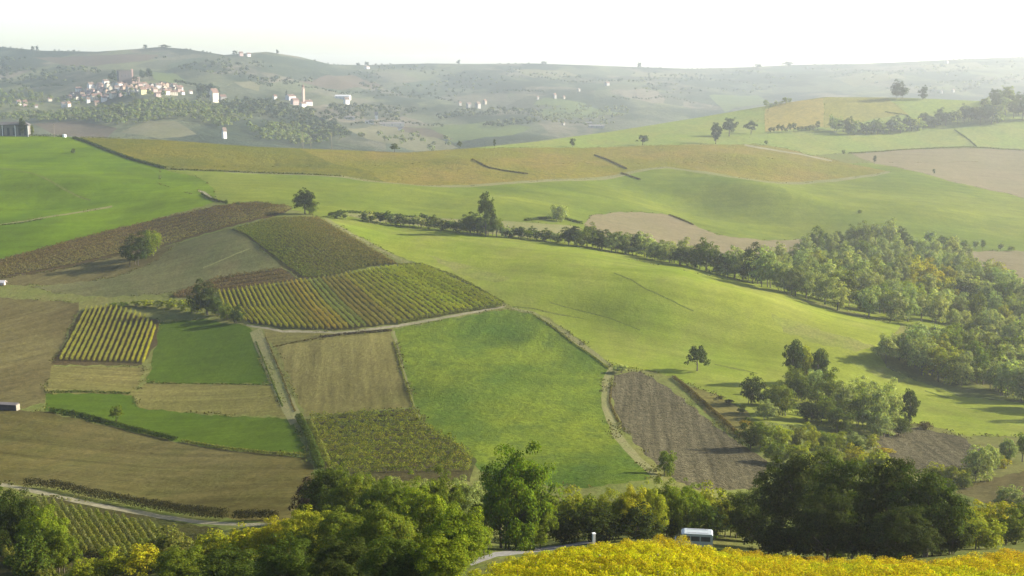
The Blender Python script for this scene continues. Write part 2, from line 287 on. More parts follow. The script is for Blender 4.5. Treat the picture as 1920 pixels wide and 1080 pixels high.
CREST = [(605, 410), (700, 421), (800, 431), (900, 441), (1000, 452), (1100, 467), (1200, 484), (1300, 505), (1400, 531), (1450, 546), (1500, 564), (1560, 583), (1620, 598), (1690, 609)]
GOLD_LOW = [(140, 258), (205, 284), (310, 316), (420, 320), (540, 325), (640, 331), (720, 345), (790, 351), (880, 350), (980, 343), (1080, 337), (1150, 330), (1210, 319), (1250, 315), (1300, 327), (1370, 337), (1440, 343), (1500, 344), (1570, 340), (1640, 330), (1668, 323)]
FIELDS = [   # name, material, outline in photograph pixels, label; later ones lie over earlier ones
 ('meadow', 'rough_grass', [(-520, 200), (2440, 200), (2440, 1500), (-520, 1500)], 'rough olive grass between the fields of the near slopes'),
 ('green_slope', 'slope_grass', [(300, 312), (2440, 300), (2440, 640), (1690, 612), (1450, 546), (1000, 452), (605, 410), (540, 392), (420, 380), (300, 350)], 'pale green grass slope behind the hedgerow'),
 ('bright_meadow', 'left_grass', [(-520, 240), (0, 250), (135, 256), (205, 284), (310, 318), (372, 332), (400, 352), (405, 378), (260, 418), (110, 460), (0, 488), (-520, 560)], 'vivid green meadow on the upper left hillside'),
 ('golden_vineyard', 'golden_vines', GOLD_LOW + [(1520, 290), (1470, 276), (1400, 269), (1250, 271), (1100, 276), (980, 276), (880, 278), (760, 286), (640, 281), (480, 274), (300, 261)], 'golden olive vineyard along the far crest'),
 ('olive_vines', 'olive_vines', [(140, 258), (205, 284), (310, 316), (420, 320), (540, 325), (640, 331), (720, 344), (700, 322), (640, 306), (600, 296), (560, 279), (480, 274), (300, 261)], 'olive green left end of the vineyard along the far crest'),
 ('far_meadow', 'knoll_green', [(880, 278), (1000, 265), (1150, 244), (1300, 218), (1440, 192), (1440, 268), (1400, 270), (1250, 272), (1100, 277), (980, 277)], 'green meadow rising to the knoll'),
 ('knoll_meadow', 'knoll_green', [(1400, 268), (1440, 190), (1920, 180), (2440, 180), (2440, 286), (1920, 280), (1800, 276), (1600, 284), (1520, 292), (1470, 277)], 'pale green grass below the knoll wood'),
 ('orange_vineyard', 'knoll_orange', [(1434, 205), (1470, 192), (1545, 184), (1545, 238), (1500, 241), (1434, 248)], 'orange vineyard on the knoll'),
 ('olive_vineyard', 'knoll_olive', [(1546, 184), (1560, 178), (1655, 178), (1704, 214), (1640, 222), (1580, 238), (1546, 240)], 'olive vineyard on the top of the knoll'),
 ('ploughed_field', 'pink_soil', [(1592, 287), (1700, 281), (1800, 279), (1920, 283), (2440, 290), (2440, 440), (1960, 380), (1860, 358), (1780, 340), (1720, 322), (1640, 305)], 'pale pinkish ploughed field at the right edge'),
 ('fallow_field', 'pink_soil', [(1095, 420), (1110, 402), (1160, 397), (1255, 395), (1300, 418), (1345, 440), (1440, 448), (1540, 440), (1520, 470), (1440, 500), (1300, 480), (1180, 455), (1110, 438)], 'pale brown bare field behind the hedgerow'),
 ('pale_grass_strip', 'verge', [(630, 402), (760, 405), (960, 414), (1080, 424), (1110, 440), (1010, 448), (860, 432), (700, 417)], 'dry pale grass strip behind the hedgerow'),
 ('tan_field', 'pink_soil', [(1790, 474), (1850, 472), (1920, 470), (2440, 480), (2440, 600), (1920, 560), (1880, 530), (1830, 505)], 'tan field beside the wood'),
 ('russet_vineyard', 'russet_floor', [(-520, 610), (-20, 492), (100, 462), (200, 434), (270, 416), (340, 400), (410, 384), (480, 378), (535, 385), (548, 392), (520, 404), (430, 424), (340, 452), (300, 466), (230, 482), (120, 505), (0, 522), (-520, 640)], 'russet vine strip below the bright meadow'),
 ('bare_bank', 'brown_soil', [(-520, 640), (0, 522), (120, 505), (230, 482), (300, 466), (335, 458), (300, 490), (215, 520), (130, 533), (0, 534), (-520, 650)], 'brown bare bank below the russet vines'),
 ('grey_hillside', 'grey_grass', [(335, 458), (430, 426), (500, 478), (535, 503), (420, 520), (330, 548), (200, 556), (100, 548), (60, 538), (215, 520), (300, 490)], 'grey green grazed hillside'),
 ('mound_vineyard', 'vine_floor', [(432, 428), (510, 408), (595, 409), (640, 436), (700, 466), (748, 491), (690, 500), (610, 521), (565, 522), (530, 500), (490, 468)], 'green and brown vineyard mound'),
 ('russet_patch', 'russet_floor', [(318, 557), (410, 519), (530, 503), (565, 524), (500, 531), (415, 546), (350, 558)], 'russet vine patch beside the dark conical tree'),
 ('vineyard_floor', 'vine_floor', [(405, 545), (560, 526), (610, 522), (700, 503), (790, 492), (850, 515), (905, 548), (946, 570), (850, 588), (740, 605), (640, 620), (530, 617), (465, 604)], 'grassy ground under the striped vine rows'),
 ('green_field', 'bright_grass', CREST + [(1648, 660), (1660, 690), (1800, 740), (2440, 800), (2440, 815), (1920, 815), (1800, 812), (1740, 790), (1600, 800), (1420, 790), (1340, 748), (1262, 708), (1200, 696), (1150, 690), (1090, 640), (1020, 592), (960, 574), (948, 570), (850, 513), (745, 474), (660, 440)], 'large bright green sown field sloping down to the right'),
 ('central_field', 'central_grass', [(738, 614), (850, 596), (945, 580), (1000, 587), (1060, 628), (1146, 692), (1132, 716), (1130, 765), (1150, 815), (1190, 855), (1236, 893), (1100, 912), (980, 905), (900, 880), (880, 850), (800, 800), (778, 768), (752, 680)], 'darker green grass field in the middle of the valley'),
 ('ploughed_plot', 'plough', [(1150, 706), (1200, 698), (1260, 735), (1330, 790), (1380, 824), (1440, 862), (1420, 915), (1300, 915), (1262, 895), (1215, 855), (1165, 800), (1146, 750)], 'rough ploughed brown plot'),
 ('scrub_patch', 'tan_stubble', [(1268, 722), (1340, 740), (1400, 770), (1420, 800), (1380, 822), (1330, 782)], 'dry tan scrub beside the ploughed plot'),
 ('stubble_field', 'stubble', [(512, 634), (600, 630), (735, 620), (752, 680), (776, 766), (680, 772), (572, 779), (540, 700)], 'square stubble field below the striped vineyard'),
 ('stubble_wedge', 'tan_stubble', [(490, 616), (600, 624), (640, 622), (735, 614), (735, 621), (620, 634), (512, 650)], 'thin wedge of stubble under the vineyard track'),
 ('emerald_plot', 'emerald_grass', [(300, 602), (380, 596), (472, 612), (492, 660), (516, 716), (400, 714), (274, 714), (290, 650)], 'small emerald grass plot'),
 ('brown_field', 'brown_soil', [(-520, 570), (0, 556), (150, 566), (130, 612), (100, 680), (82, 752), (30, 766), (-520, 740)], 'brown bare field at the left edge'),
 ('small_vineyard_floor', 'russet_floor', [(150, 580), (200, 572), (300, 600), (292, 640), (268, 681), (96, 681), (120, 640)], 'brown ground of the small vineyard'),
 ('stubble_patch', 'tan_stubble', [(96, 684), (270, 684), (255, 740), (180, 736), (84, 736)], 'tan stubble patch below the small vineyard'),
 ('grass_sliver', 'emerald_grass', [(84, 736), (180, 735), (246, 738), (262, 762), (400, 776), (548, 782), (578, 854), (420, 842), (330, 826), (180, 790), (86, 768)], 'long sliver of green grass along the dark bank'),
 ('tan_patch', 'tan_stubble', [(274, 716), (400, 716), (516, 718), (545, 778), (400, 774), (262, 763), (248, 742)], 'tan patch beside the emerald plot'),
 ('mown_field', 'olive_stubble', [(-520, 760), (0, 764), (90, 771), (180, 792), (330, 828), (420, 845), (576, 860), (610, 920), (560, 985), (440, 976), (300, 958), (180, 934), (60, 918), (-520, 900)], 'olive brown mown field in the lower left'),
 ('terrace_vineyard', 'vine_floor', [(60, 938), (200, 952), (340, 985), (420, 995), (300, 1080), (120, 1100), (-520, 1200), (-520, 960), (0, 950)], 'terraced vineyard ground in the lower left corner'),
 ('lower_vineyard', 'vine_floor', [(574, 784), (680, 774), (776, 768), (800, 800), (850, 826), (895, 865), (880, 900), (620, 900), (590, 850)], 'green vineyard ground below the stubble field'),
 ('ploughed_corner', 'plough', [(1640, 812), (1720, 796), (1800, 815), (1860, 850), (1790, 880), (1700, 880), (1650, 850)], 'small ploughed field behind the dark trees'),
 ('brown_corner', 'brown_soil', [(1790, 915), (1860, 890), (1920, 878), (2440, 860), (2440, 960), (1900, 955)], 'brown field in the lower right'),
 ('foreground_vineyard', 'vine_floor', [(830, 1140), (925, 1100), (990, 1076), (1075, 1054), (1180, 1041), (1280, 1042), (1400, 1052), (1600, 1080), (1720, 1075), (1920, 1052), (2440, 1030), (2440, 1300), (700, 1300)], 'ground under the yellow foreground vines'),
 # paths and verges
 ('wheel_track', 'dark_grass', ribbon([(960, 573), (1000, 578), (1050, 590), (1095, 598)], [2, 3, 2.5, 1.5]), 'dark worn line at the top corner of the central field'),
 ('wheel_track', 'dark_grass', ribbon([(1150, 520), (1180, 530), (1215, 548), (1260, 566), (1300, 582)], 1.8), 'faint dark line across the upper part of the big green field'),
 ('wheel_track', 'dark_grass', ribbon([(1030, 566), (1080, 580), (1140, 596), (1200, 616)], 1.8), 'faint dark line on the left of the big green field'),
 ('wheel_track', 'dark_grass', ribbon([(1340, 682), (1370, 690), (1420, 700)], [2, 3, 1.5]), 'short dark line right of the lone field tree'),
 ('wheel_track', 'dark_grass', ribbon([(1735, 730), (1760, 738), (1790, 746)], [1.5, 2.5, 1.5]), 'short dark line in the green hollow below the rounded wood'),
 ('wheel_track', 'dark_grass', ribbon([(0, 322), (60, 338), (120, 358), (170, 372)], 2.2), 'faint dark fold line across the vivid meadow'),
 ('wheel_track', 'verge', ribbon([(380, 503), (420, 489), (468, 470)], 1.6), 'faint pale path over the grey hillside'),
 ('worn_patch', 'dry_grass', [(1440, 596), (1500, 612), (1580, 636), (1640, 652), (1610, 662), (1540, 650), (1470, 626)], 'worn dry patch in the right part of the big green field'),
 ('worn_patch', 'dry_grass', [(1590, 680), (1640, 686), (1710, 708), (1690, 716), (1640, 704)], 'worn dry strip below the rounded wood'),
 ('worn_patch', 'dry_grass', [(800, 470), (900, 496), (960, 520), (930, 530), (860, 508)], 'worn dry patch high on the big green field'),
 ('vineyard_track', 'track', ribbon([(462, 608), (530, 621), (640, 624), (740, 609), (850, 592), (946, 574)], [3, 4, 4, 4, 4, 3]), 'pale track along the foot of the striped vineyard'),
 ('boundary_path', 'verge', ribbon([(610, 412), (660, 440), (748, 480), (850, 518), (948, 574)], [4, 5, 5, 4, 4]), 'pale grass edge beside the vineyard mound'),
 ('ridge_path', 'verge', ribbon([(960, 577), (1000, 586), (1060, 626), (1110, 660), (1146, 690)], [4, 5, 9, 8, 6]), 'pale grassy bank between two green fields'),
 ('plot_track', 'verge', ribbon([(1146, 692), (1136, 720), (1135, 765), (1155, 815), (1195, 858), (1240, 898)], [9, 15, 15, 14, 13, 13]), 'grassy track along the ploughed plot'),
 ('field_track', 'verge', ribbon([(478, 618), (505, 680), (535, 745), (556, 790)], [22, 26, 30, 26]), 'grassy strip with wheel ruts beside the stubble field'),
 ('stubble_path', 'verge', ribbon([(738, 618), (752, 680), (776, 765), (800, 805)], [5, 6, 6, 6]), 'pale path between the stubble and the green field'),
 ('crest_track', 'verge', ribbon(GOLD_LOW[3:], 4.5), 'pale track along the foot of the golden vineyard'),
 ('valley_road', 'track', ribbon([(-60, 905), (0, 916), (50, 926), (130, 944), (220, 961), (300, 974), (380, 983), (460, 986), (560, 982)], [6, 6, 6.5, 7, 7, 7, 6.5, 6, 5]), 'pale farm road curving below the mown field'),
 ('lane', 'asphalt', ribbon([(880, 1062), (930, 1038), (980, 1030), (1040, 1021), (1110, 1008)], [13, 13, 11, 9, 7]), 'grey lane beside the yellow vines'),
 ('knoll_track', 'track', ribbon([(1396, 271), (1440, 279), (1500, 289), (1560, 302)], 3.0), 'thin pale track over the golden crest'),
 ('hilltop_track', 'track', ribbon([(372, 358), (384, 362), (400, 374), (424, 379)], [3, 5, 5, 3]), 'pale curved scrape at the edge of the bright meadow'),
 ('meadow_path', 'verge', ribbon([(-100, 425), (0, 422), (60, 412), (130, 398), (210, 384)], 3.0), 'thin pale path across the bright meadow'),
]

def densify(poly, step):
    out = []
    for (x0, y0), (x1, y1) in zip(poly, poly[1:] + poly[:1]):
        n = max(1, int(math.hypot(x1 - x0, y1 - y0) / step))
        for i in range(n): out.append((x0 + (x1 - x0) * i / n, y0 + (y1 - y0) * i / n))
    return out
def wobble(poly, amp):
    out = []
    for x, y in poly:
        w = amp * min(1.0, 0.35 + max(0.0, y - 250) / 500.0)
        out.append((x + w * math.sin(x / 9.1 + y / 6.3) + w * .6 * math.sin(y / 3.7 + x / 17.0), y + w * .5 * math.sin(x / 7.3 - y / 5.1) + w * .3 * math.sin(x / 3.1)))
    return out

def smooth_mesh(name, verts, faces):
    me = bpy.data.meshes.new(name); me.from_pydata([tuple(v) for v in verts], [], faces)
    me.polygons.foreach_set('use_smooth', [True] * len(me.polygons)); me.update(); return me

def cut_sheet(domain, fields, to_world, grid, prefix_kind='structure'):
    vs_, es_, polys = [], [], []
    def add_poly(p):
        i = len(vs_); vs_.extend(Vector(q) for q in p); es_.extend((i + k, i + (k + 1) % len(p)) for k in range(len(p))); polys.append(np.array(p, float))
    add_poly(domain)
    for f in fields: add_poly(wobble(densify(f[2], 5.0), 0.5 if f[1] in ('track', 'verge', 'dark_grass', 'asphalt') else 2.3))
    vs_.extend(Vector(q) for q in grid)
    v, e, f, ov, oe, of = delaunay_2d_cdt(vs_, es_, [], 0, 1e-4)
    v = np.array([(q[0], q[1]) for q in v]); W = to_world(v[:, 0], v[:, 1])
    f = np.array(f); cx, cy = v[f][:, :, 0].mean(1), v[f][:, :, 1].mean(1)
    def within(p):
        idx = np.nonzero((cx > p[:, 0].min()) & (cx < p[:, 0].max()) & (cy > p[:, 1].min()) & (cy < p[:, 1].max()))[0]; res = np.zeros(len(cx), bool)
        x, y = cx[idx], cy[idx]; c = np.zeros(len(idx), bool)
        for (x0, y0), (x1, y1) in zip(p, np.roll(p, -1, axis=0)):
            if y0 == y1: continue
            c ^= ((y0 > y) != (y1 > y)) & (x < (x1 - x0) * (y - y0) / (y1 - y0) + x0)
        res[idx] = c; return res
    own = np.where(within(polys[0]), 0, -1)
    for k, p in enumerate(polys[1:]): own[within(p) & (own >= 0)] = k
    owner = {int(k): f[own == k] for k in np.unique(own) if k >= 0}
    # shared normals across field edges, so that no seam shows
    alltri = np.concatenate(list(owner.values()))
    fn = np.cross(W[alltri[:, 1]] - W[alltri[:, 0]], W[alltri[:, 2]] - W[alltri[:, 0]])
    fn[fn[:, 2] < 0] *= -1
    vn = np.zeros_like(W)
    for k in range(3): np.add.at(vn, alltri[:, k], fn)
    vn /= np.linalg.norm(vn, axis=1)[:, None] + 1e-12
    for k, tris in owner.items():
        T = np.array(tris); a, b, c = W[T[:, 0]], W[T[:, 1]], W[T[:, 2]]
        flip = np.cross(b - a, c - a)[:, 2] < 0
        T[flip] = T[flip][:, [0, 2, 1]]
        used, inv = np.unique(T, return_inverse=True); T2 = inv.reshape(T.shape)
        me = smooth_mesh(fields[k][0], W[used], T2.tolist())
        me.normals_split_custom_set_from_vertices([tuple(q) for q in vn[used]])
        me.materials.append(M[fields[k][1]])
        o = bpy.data.objects.new(fields[k][0], me); C.objects.link(o)
        o['kind'] = prefix_kind; o['label'] = fields[k][3]

gx = np.arange(-500, 2430, 9.0); gy = np.arange(170, 1500, 8.0)
XX, YY = np.meshgrid(gx, gy); XX = XX + rng.uniform(-2.5, 2.5, XX.shape); YY = YY + rng.uniform(-2.5, 2.5, YY.shape)
XX, YY = XX.ravel(), YY.ravel()
inx = (XX > -505) & (XX < 2425); keep = inx & (YY > ridge(XX) + 4) & (YY < 1495)
keep &= ((YY < 1100) | (rng.random(XX.shape) < 0.25)) & (((XX > -30) & (XX < 1950)) | (rng.random(XX.shape) < 0.4))
rx = np.arange(-510, 2431, 6.0)
near_dom = [(float(x), float(ridge(x))) for x in rx] + [(2430.0, 1500.0), (-510.0, 1500.0)]
cut_sheet(near_dom, FIELDS, near_pts, list(zip(XX[keep].tolist(), YY[keep].tolist())))

# ------------------------------------------------------------------ far valley and hills
M['far_hills'] = None
def hills_mat():
    m, n, l, out = new_mat('far_hills')
    tc = n.new('ShaderNodeTexCoord'); mp = n.new('ShaderNodeMapping'); mp.inputs['Scale'].default_value = (1, 0.42, 0.0)
    l.new(tc.outputs['Object'], mp.inputs[0]); v = mp.outputs[0]
    wob = n.new('ShaderNodeTexNoise'); wob.inputs['Scale'].default_value = 0.01; l.new(v, wob.inputs['Vector'])
    off = n.new('ShaderNodeVectorMath'); off.operation = 'MULTIPLY_ADD'; l.new(wob.outputs['Color'], off.inputs[0]); off.inputs[1].default_value = (60, 60, 0); l.new(v, off.inputs[2])
    vo = n.new('ShaderNodeTexVoronoi'); vo.inputs['Scale'].default_value = 0.0085; l.new(off.outputs[0], vo.inputs['Vector'])
    sep = n.new('ShaderNodeSeparateColor'); l.new(vo.outputs['Color'], sep.inputs[0])
    col = ramp(n, l, sep.outputs[0], [(0.0, (0.0450, 0.0600, 0.0350)), (0.22, (0.0725, 0.0775, 0.0475)), (0.42, (0.1100, 0.0975, 0.0688)), (0.60, (0.0625, 0.0725, 0.0425)), (0.78, (0.0925, 0.1000, 0.0500)), (1.0, (0.0525, 0.0575, 0.0375))])  # ramp colours lightened to stand in for part of the distance haze
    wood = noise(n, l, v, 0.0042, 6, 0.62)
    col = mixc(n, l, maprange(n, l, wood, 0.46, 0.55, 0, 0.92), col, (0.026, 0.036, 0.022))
    fine = noise(n, l, tc.outputs['Object'], 0.06, 6, 0.7)
    cm = n.new('ShaderNodeVectorMath'); cm.operation = 'SCALE'; l.new(col, cm.inputs[0]); l.new(maprange(n, l, fine, 0.3, 0.7, 0.65, 1.35), cm.inputs['Scale'])
    b = n.new('ShaderNodeBsdfPrincipled'); l.new(cm.outputs[0], b.inputs['Base Color']); b.inputs['Roughness'].default_value = 0.95; b.inputs['Specular IOR Level'].default_value = 0.0
    bp = n.new('ShaderNodeBump'); bp.inputs['Strength'].default_value = 0.7; bp.inputs['Distance'].default_value = 9.0; l.new(fine, bp.inputs['Height']); l.new(bp.outputs[0], b.inputs['Normal'])
    l.new(b.outputs[0], out.inputs['Surface'])
    return m
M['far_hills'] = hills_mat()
M['pale_far'] = field_mat('pale_far', (0.105, 0.1, 0.058), (0.09, 0.09, 0.045), (0.07, 0.07, 0.036), 0.01, 0.03, 0.2, None, 0.2)
M['green_far'] = field_mat('green_far', (0.062, 0.082, 0.03), (0.07, 0.088, 0.03), (0.05, 0.062, 0.024), 0.01, 0.03, 0.2, None, 0.2)
M['brown_far'] = field_mat('brown_far', (0.075, 0.06, 0.042), (0.066, 0.056, 0.036), (0.05, 0.042, 0.028), 0.01, 0.03, 0.2, None, 0.2)
FARF = [
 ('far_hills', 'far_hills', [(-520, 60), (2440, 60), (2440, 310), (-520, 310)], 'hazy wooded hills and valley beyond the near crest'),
 ('far_field', 'green_far', [(285, 132), (330, 140), (352, 152), (330, 158), (290, 150)], 'small green field beside the castle'),
 ('far_field', 'pale_far', [(440, 156), (468, 152), (488, 160), (486, 174), (455, 166)], 'small yellowish field above the wooded village'),
 ('far_field', 'pale_far', [(650, 240), (720, 232), (790, 246), (860, 268), (780, 276), (690, 262)], 'pale grass field in the valley below the long sheds'),
 ('far_field', 'green_far', [(800, 238), (920, 232), (1000, 244), (960, 258), (850, 262)], 'pale green valley field right of the sheds'),
 ('far_field', 'brown_far', [(740, 232), (800, 240), (850, 258), (800, 254), (760, 244)], 'brown valley field between two pale fields'),
 ('far_field', 'pale_far', [(225, 248), (280, 232), (330, 236), (370, 256), (300, 262)], 'bare rounded field behind the left crest'),
 ('far_field', 'brown_far', [(60, 232), (150, 226), (220, 240), (200, 256), (100, 252)], 'brown field below the hill village'),
 ('far_field', 'pale_far', [(960, 128), (1060, 132), (1090, 144), (1000, 146)], 'pale field below the far ridge'),
 ('far_field', 'green_far', [(1010, 205), (1110, 200), (1180, 210), (1100, 218), (1020, 216)], 'green field on the lower far slope'),
 ('far_field', 'green_far', [(1330, 178), (1420, 172), (1440, 190), (1360, 204)], 'light green field left of the knoll'),
 ('far_field', 'pale_far', [(1190, 134), (1290, 137), (1270, 145), (1180, 142)], 'pale strip field under the far ridge tree'),
 ('far_field', 'brown_far', [(560, 150), (660, 142), (720, 158), (640, 166)], 'brownish slope field above the church'),
 ('far_field', 'green_far', [(500, 236), (600, 234), (640, 250), (560, 258), (500, 250)], 'green field below the church wood'),
 ('far_field', 'pale_far', [(1560, 150), (1680, 140), (1700, 150), (1600, 162)], 'pale field on the far right slope'),
 ('far_field', 'brown_far', [(60, 108), (200, 104), (300, 102), (280, 114), (120, 120)], 'brown strip field below the left skyline'),
 ('far_field', 'green_far', [(1020, 186), (1100, 196), (1080, 204), (1000, 198)], 'green field below the scattered white farms'),
 ('far_field', 'pale_far', [(1720, 122), (1830, 116), (1850, 126), (1740, 132)], 'pale field under the right skyline'),
]
gx = np.arange(-500, 2430, 11.0); gy = np.arange(80, 310, 5.0)
XX, YY = np.meshgrid(gx, gy); XX = (XX + rng.uniform(-2, 2, XX.shape)).ravel(); YY = (YY + rng.uniform(-1.5, 1.5, YY.shape)).ravel()
keep = (YY > skyl(XX) + 2) & (YY < ridge(XX) + 6)
far_dom = [(float(x), float(skyl(x))) for x in rx] + [(float(x), float(ridge(x)) + 9) for x in rx[::-1]]
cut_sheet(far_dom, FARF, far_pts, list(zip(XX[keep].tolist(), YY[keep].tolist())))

# the slopes nobody sees from here: behind the near crest, behind the far ridge, and under the viewpoint
def strip(name, rows, mat, label):
    R_, n = len(rows), len(rows[0]); V = np.concatenate(rows)
    f = [(i * n + j, i * n + j + 1, (i + 1) * n + j + 1, (i + 1) * n + j) for i in range(R_ - 1) for j in range(n - 1)]
    me = smooth_mesh(name, V, f); me.materials.append(M[mat]); o = bpy.data.objects.new(name, me); C.objects.link(o)
    o['kind'] = 'structure'; o['label'] = label
ra = near_pts(rx, ridge(rx)); rb = far_pts(rx, ridge(rx) + 9)
rows = [ra]
for t in (0.15, 0.4, 0.7, 1.0):
    q = ra + (rb - ra) * t; q[:, 2] -= 14 * math.sin(math.pi * t); rows.append(q)
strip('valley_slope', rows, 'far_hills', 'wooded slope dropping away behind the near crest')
sk = far_pts(rx, skyl(rx)); rows = [sk]
for dy, dz in ((150, -6), (500, -45), (1200, -130)):
    q = sk.copy(); q[:, 1] += dy; q[:, 0] *= (sk[:, 1] + dy) / sk[:, 1]; q[:, 2] += dz; rows.append(q)
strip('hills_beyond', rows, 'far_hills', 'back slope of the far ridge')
fb = near_pts(rx, rx * 0 + 1500.0); rows = [fb]
for y, z in ((20, -3.0), (0, -4.5), (-60, -5)):
    q = fb.copy(); q[:, 1] = y; q[:, 2] = fb[:, 2] * 0.6 + 38 + z; q[:, 0] = fb[:, 0] * 1.0; rows.append(q)
strip('viewpoint_slope', rows[::-1], 'rough_grass', 'grassy slope below the viewpoint')

# ------------------------------------------------------------------ leaves and trees
def quads_mesh(name, cen, nrm, size, mat, aspect=1.0, roll=None):
    """one mesh of small leaf-like quads: centres, normals, sizes"""
    n = len(cen); nrm = nrm / (np.linalg.norm(nrm, axis=1)[:, None] + 1e-9)
    h = np.where(np.abs(nrm[:, 2:3]) < 0.9, np.array([[0, 0, 1.0]]), np.array([[1.0, 0, 0]]))
    u = np.cross(h, nrm); u /= np.linalg.norm(u, axis=1)[:, None] + 1e-9; v = np.cross(nrm, u)
    a = rng.uniform(0, 2 * math.pi, n) if roll is None else roll
    ca, sa = np.cos(a)[:, None], np.sin(a)[:, None]
    u2 = u * ca + v * sa; v2 = (v * ca - u * sa) * aspect
    s = (size * 0.5)[:, None] if np.ndim(size) else size * 0.5
    k = nrm * s * 0.25
    P = np.stack([cen - u2 * s - v2 * s * .35, cen + v2 * s * -1 + k, cen + u2 * s + v2 * s * .25, cen + v2 * s + k], 1).reshape(-1, 3)
    me = bpy.data.meshes.new(name); me.vertices.add(4 * n); me.loops.add(4 * n); me.polygons.add(n)
    me.vertices.foreach_set('co', P.astype(np.float32).ravel())
    me.loops.foreach_set('vertex_index', np.arange(4 * n, dtype=np.int32))
    me.polygons.foreach_set('loop_start', np.arange(0, 4 * n, 4, dtype=np.int32))
    me.polygons.foreach_set('loop_total', np.full(n, 4, dtype=np.int32))
    me.update(calc_edges=True); me.validate(); me.materials.append(mat); return me

def rand_dirs(n):
    d = rng.normal(size=(n, 3)); return d / np.linalg.norm(d, axis=1)[:, None]

def crown_mesh(name, kind, clumps, leaves, leaf):
    """a crown of unit height and width: leaf clumps through an uneven volume"""
    cz, rz = {'broad': (.57, .45), 'bush': (.48, .52), 'tall': (.54, .47), 'cone': (.51, .49), 'willow': (.50, .49), 'open': (.60, .41)}[kind]
    ph = rng.uniform(0, 6.28, 4); rad_ = (.05, .11) if clumps > 150 else (.075, .14) if clumps > 50 else (.10, .18)
    cs, rs = [], []
    while len(cs) < clumps:
        d = rand_dirs(1)[0]; r = rng.uniform(.12, 1.0) ** .42
        if d[2] < (-0.82 if kind in ('broad', 'open') else -1.0): continue
        lob = 1 + .15 * math.sin(3 * math.atan2(d[1], d[0]) + ph[0] + 2 * d[2]) + .12 * math.sin(5 * math.atan2(d[1], d[0]) + ph[1]) + .12 * math.sin(5 * d[2] + ph[2])
        p = d * r * lob
        w = 1.0
        if kind == 'cone': w = max(.18, 1.0 - .62 * (p[2] * .5 + .5))
        if kind == 'tall': w = 1.0 - .25 * abs(p[2])
        if kind == 'bush' and p[2] < 0: w = 1.05
        q = np.array([p[0] * .44 * w, p[1] * .44 * w, cz + p[2] * (rz - .075)])
        if kind == 'bush' and q[2] < .04: q[2] = rng.uniform(.05, .25)
        cs.append(q); rs.append(rng.uniform(*rad_) * (1.1 if kind in ('bush', 'willow') else 1.0) * (0.8 if kind == 'open' else 1))
    cs, rs = np.array(cs), np.array(rs)
    pick = rng.choice(clumps, leaves, p=rs ** 2 / (rs ** 2).sum())
    d = rand_dirs(leaves); d[:, 2] = np.where(d[:, 2] < -.35, -d[:, 2], d[:, 2])
    rad = rs[pick] * rng.uniform(.35, 1.12, leaves) ** .6
    pos = cs[pick] + d * rad[:, None] * np.array([1, 1, .8])
    if kind == 'willow': pos[:, 2] -= rng.random(leaves) ** 2 * .12
    pos[:, 2] = np.maximum(pos[:, 2], .015)
    out = pos - np.array([0, 0, cz - .12]); out /= np.linalg.norm(out, axis=1)[:, None] + 1e-9
    nr = d * .8 + out * .5 + rand_dirs(leaves) * .75 + np.array([0, 0, .25])
    return quads_mesh(name, pos, nr, leaf * rng.uniform(.6, 1.4, leaves), LEAF, .8)

def tube(V, Fc, a, b, r0, r1, n=6):
    a, b = Vector(a), Vector(b); t = (b - a).normalized(); u = t.orthogonal().normalized(); w = t.cross(u); i = len(V)
    for c, r in ((a, r0), (b, r1)):
        for k in range(n):
            an = 2 * math.pi * k / n; V.append(c + (u * math.cos(an) + w * math.sin(an)) * r)
    for k in range(n): Fc.append((i + k, i + (k + 1) % n, i + n + (k + 1) % n, i + n + k))

def trunk_mesh(name, kind, stems=1):
    V, Fc = [], []
    for s in range(stems):
        ox = 0 if stems == 1 else random.uniform(-.16, .16); oy = 0 if stems == 1 else random.uniform(-.16, .16)
        top = {'broad': .62, 'bush': .4, 'tall': .85, 'cone': .8, 'willow': .5, 'open': .7}[kind]; r = .028 if stems == 1 else .014
        p = Vector((ox, oy, -.04)); q = Vector((ox + random.uniform(-.02, .02), oy + random.uniform(-.02, .02), top * .45)); e = q + Vector((random.uniform(-.04, .04), random.uniform(-.04, .04), top * .55))
        tube(V, Fc, p, q, r * 1.25, r * .8); tube(V, Fc, q, e, r * .8, r * .25)
        for k in range(5):
            z = top * random.uniform(.35, .85); an = random.uniform(0, 6.28); ln = random.uniform(.16, .30)
            b0 = p.lerp(e, (z + .04) / (top + .04)); tube(V, Fc, b0, b0 + Vector((math.cos(an) * ln, math.sin(an) * ln, ln * .9)), r * .45, r * .12, 5)
    me = smooth_mesh(name, V, Fc); me.materials.append(BARK); return me

PROTO = {}
for kind in ('broad', 'bush', 'tall', 'cone', 'willow', 'open'):
    for lod, (cl, lv, lf) in {'low': (30, 800, .100), 'mid': (85, 4200, .046), 'high': (230, 26000, .0225)}.items():
        nvar = {'low': 4, 'mid': 4, 'high': 3}[lod] if kind in ('broad', 'bush') else {'low': 2, 'mid': 2, 'high': 1}[lod]
        if lod == 'high' and kind in ('cone', 'willow'): continue
        PROTO[kind, lod] = [(crown_mesh('crown', kind, cl, lv, lf), trunk_mesh('trunk', kind, 3 if kind in ('bush', 'willow') else 1)) for _ in range(nvar)]

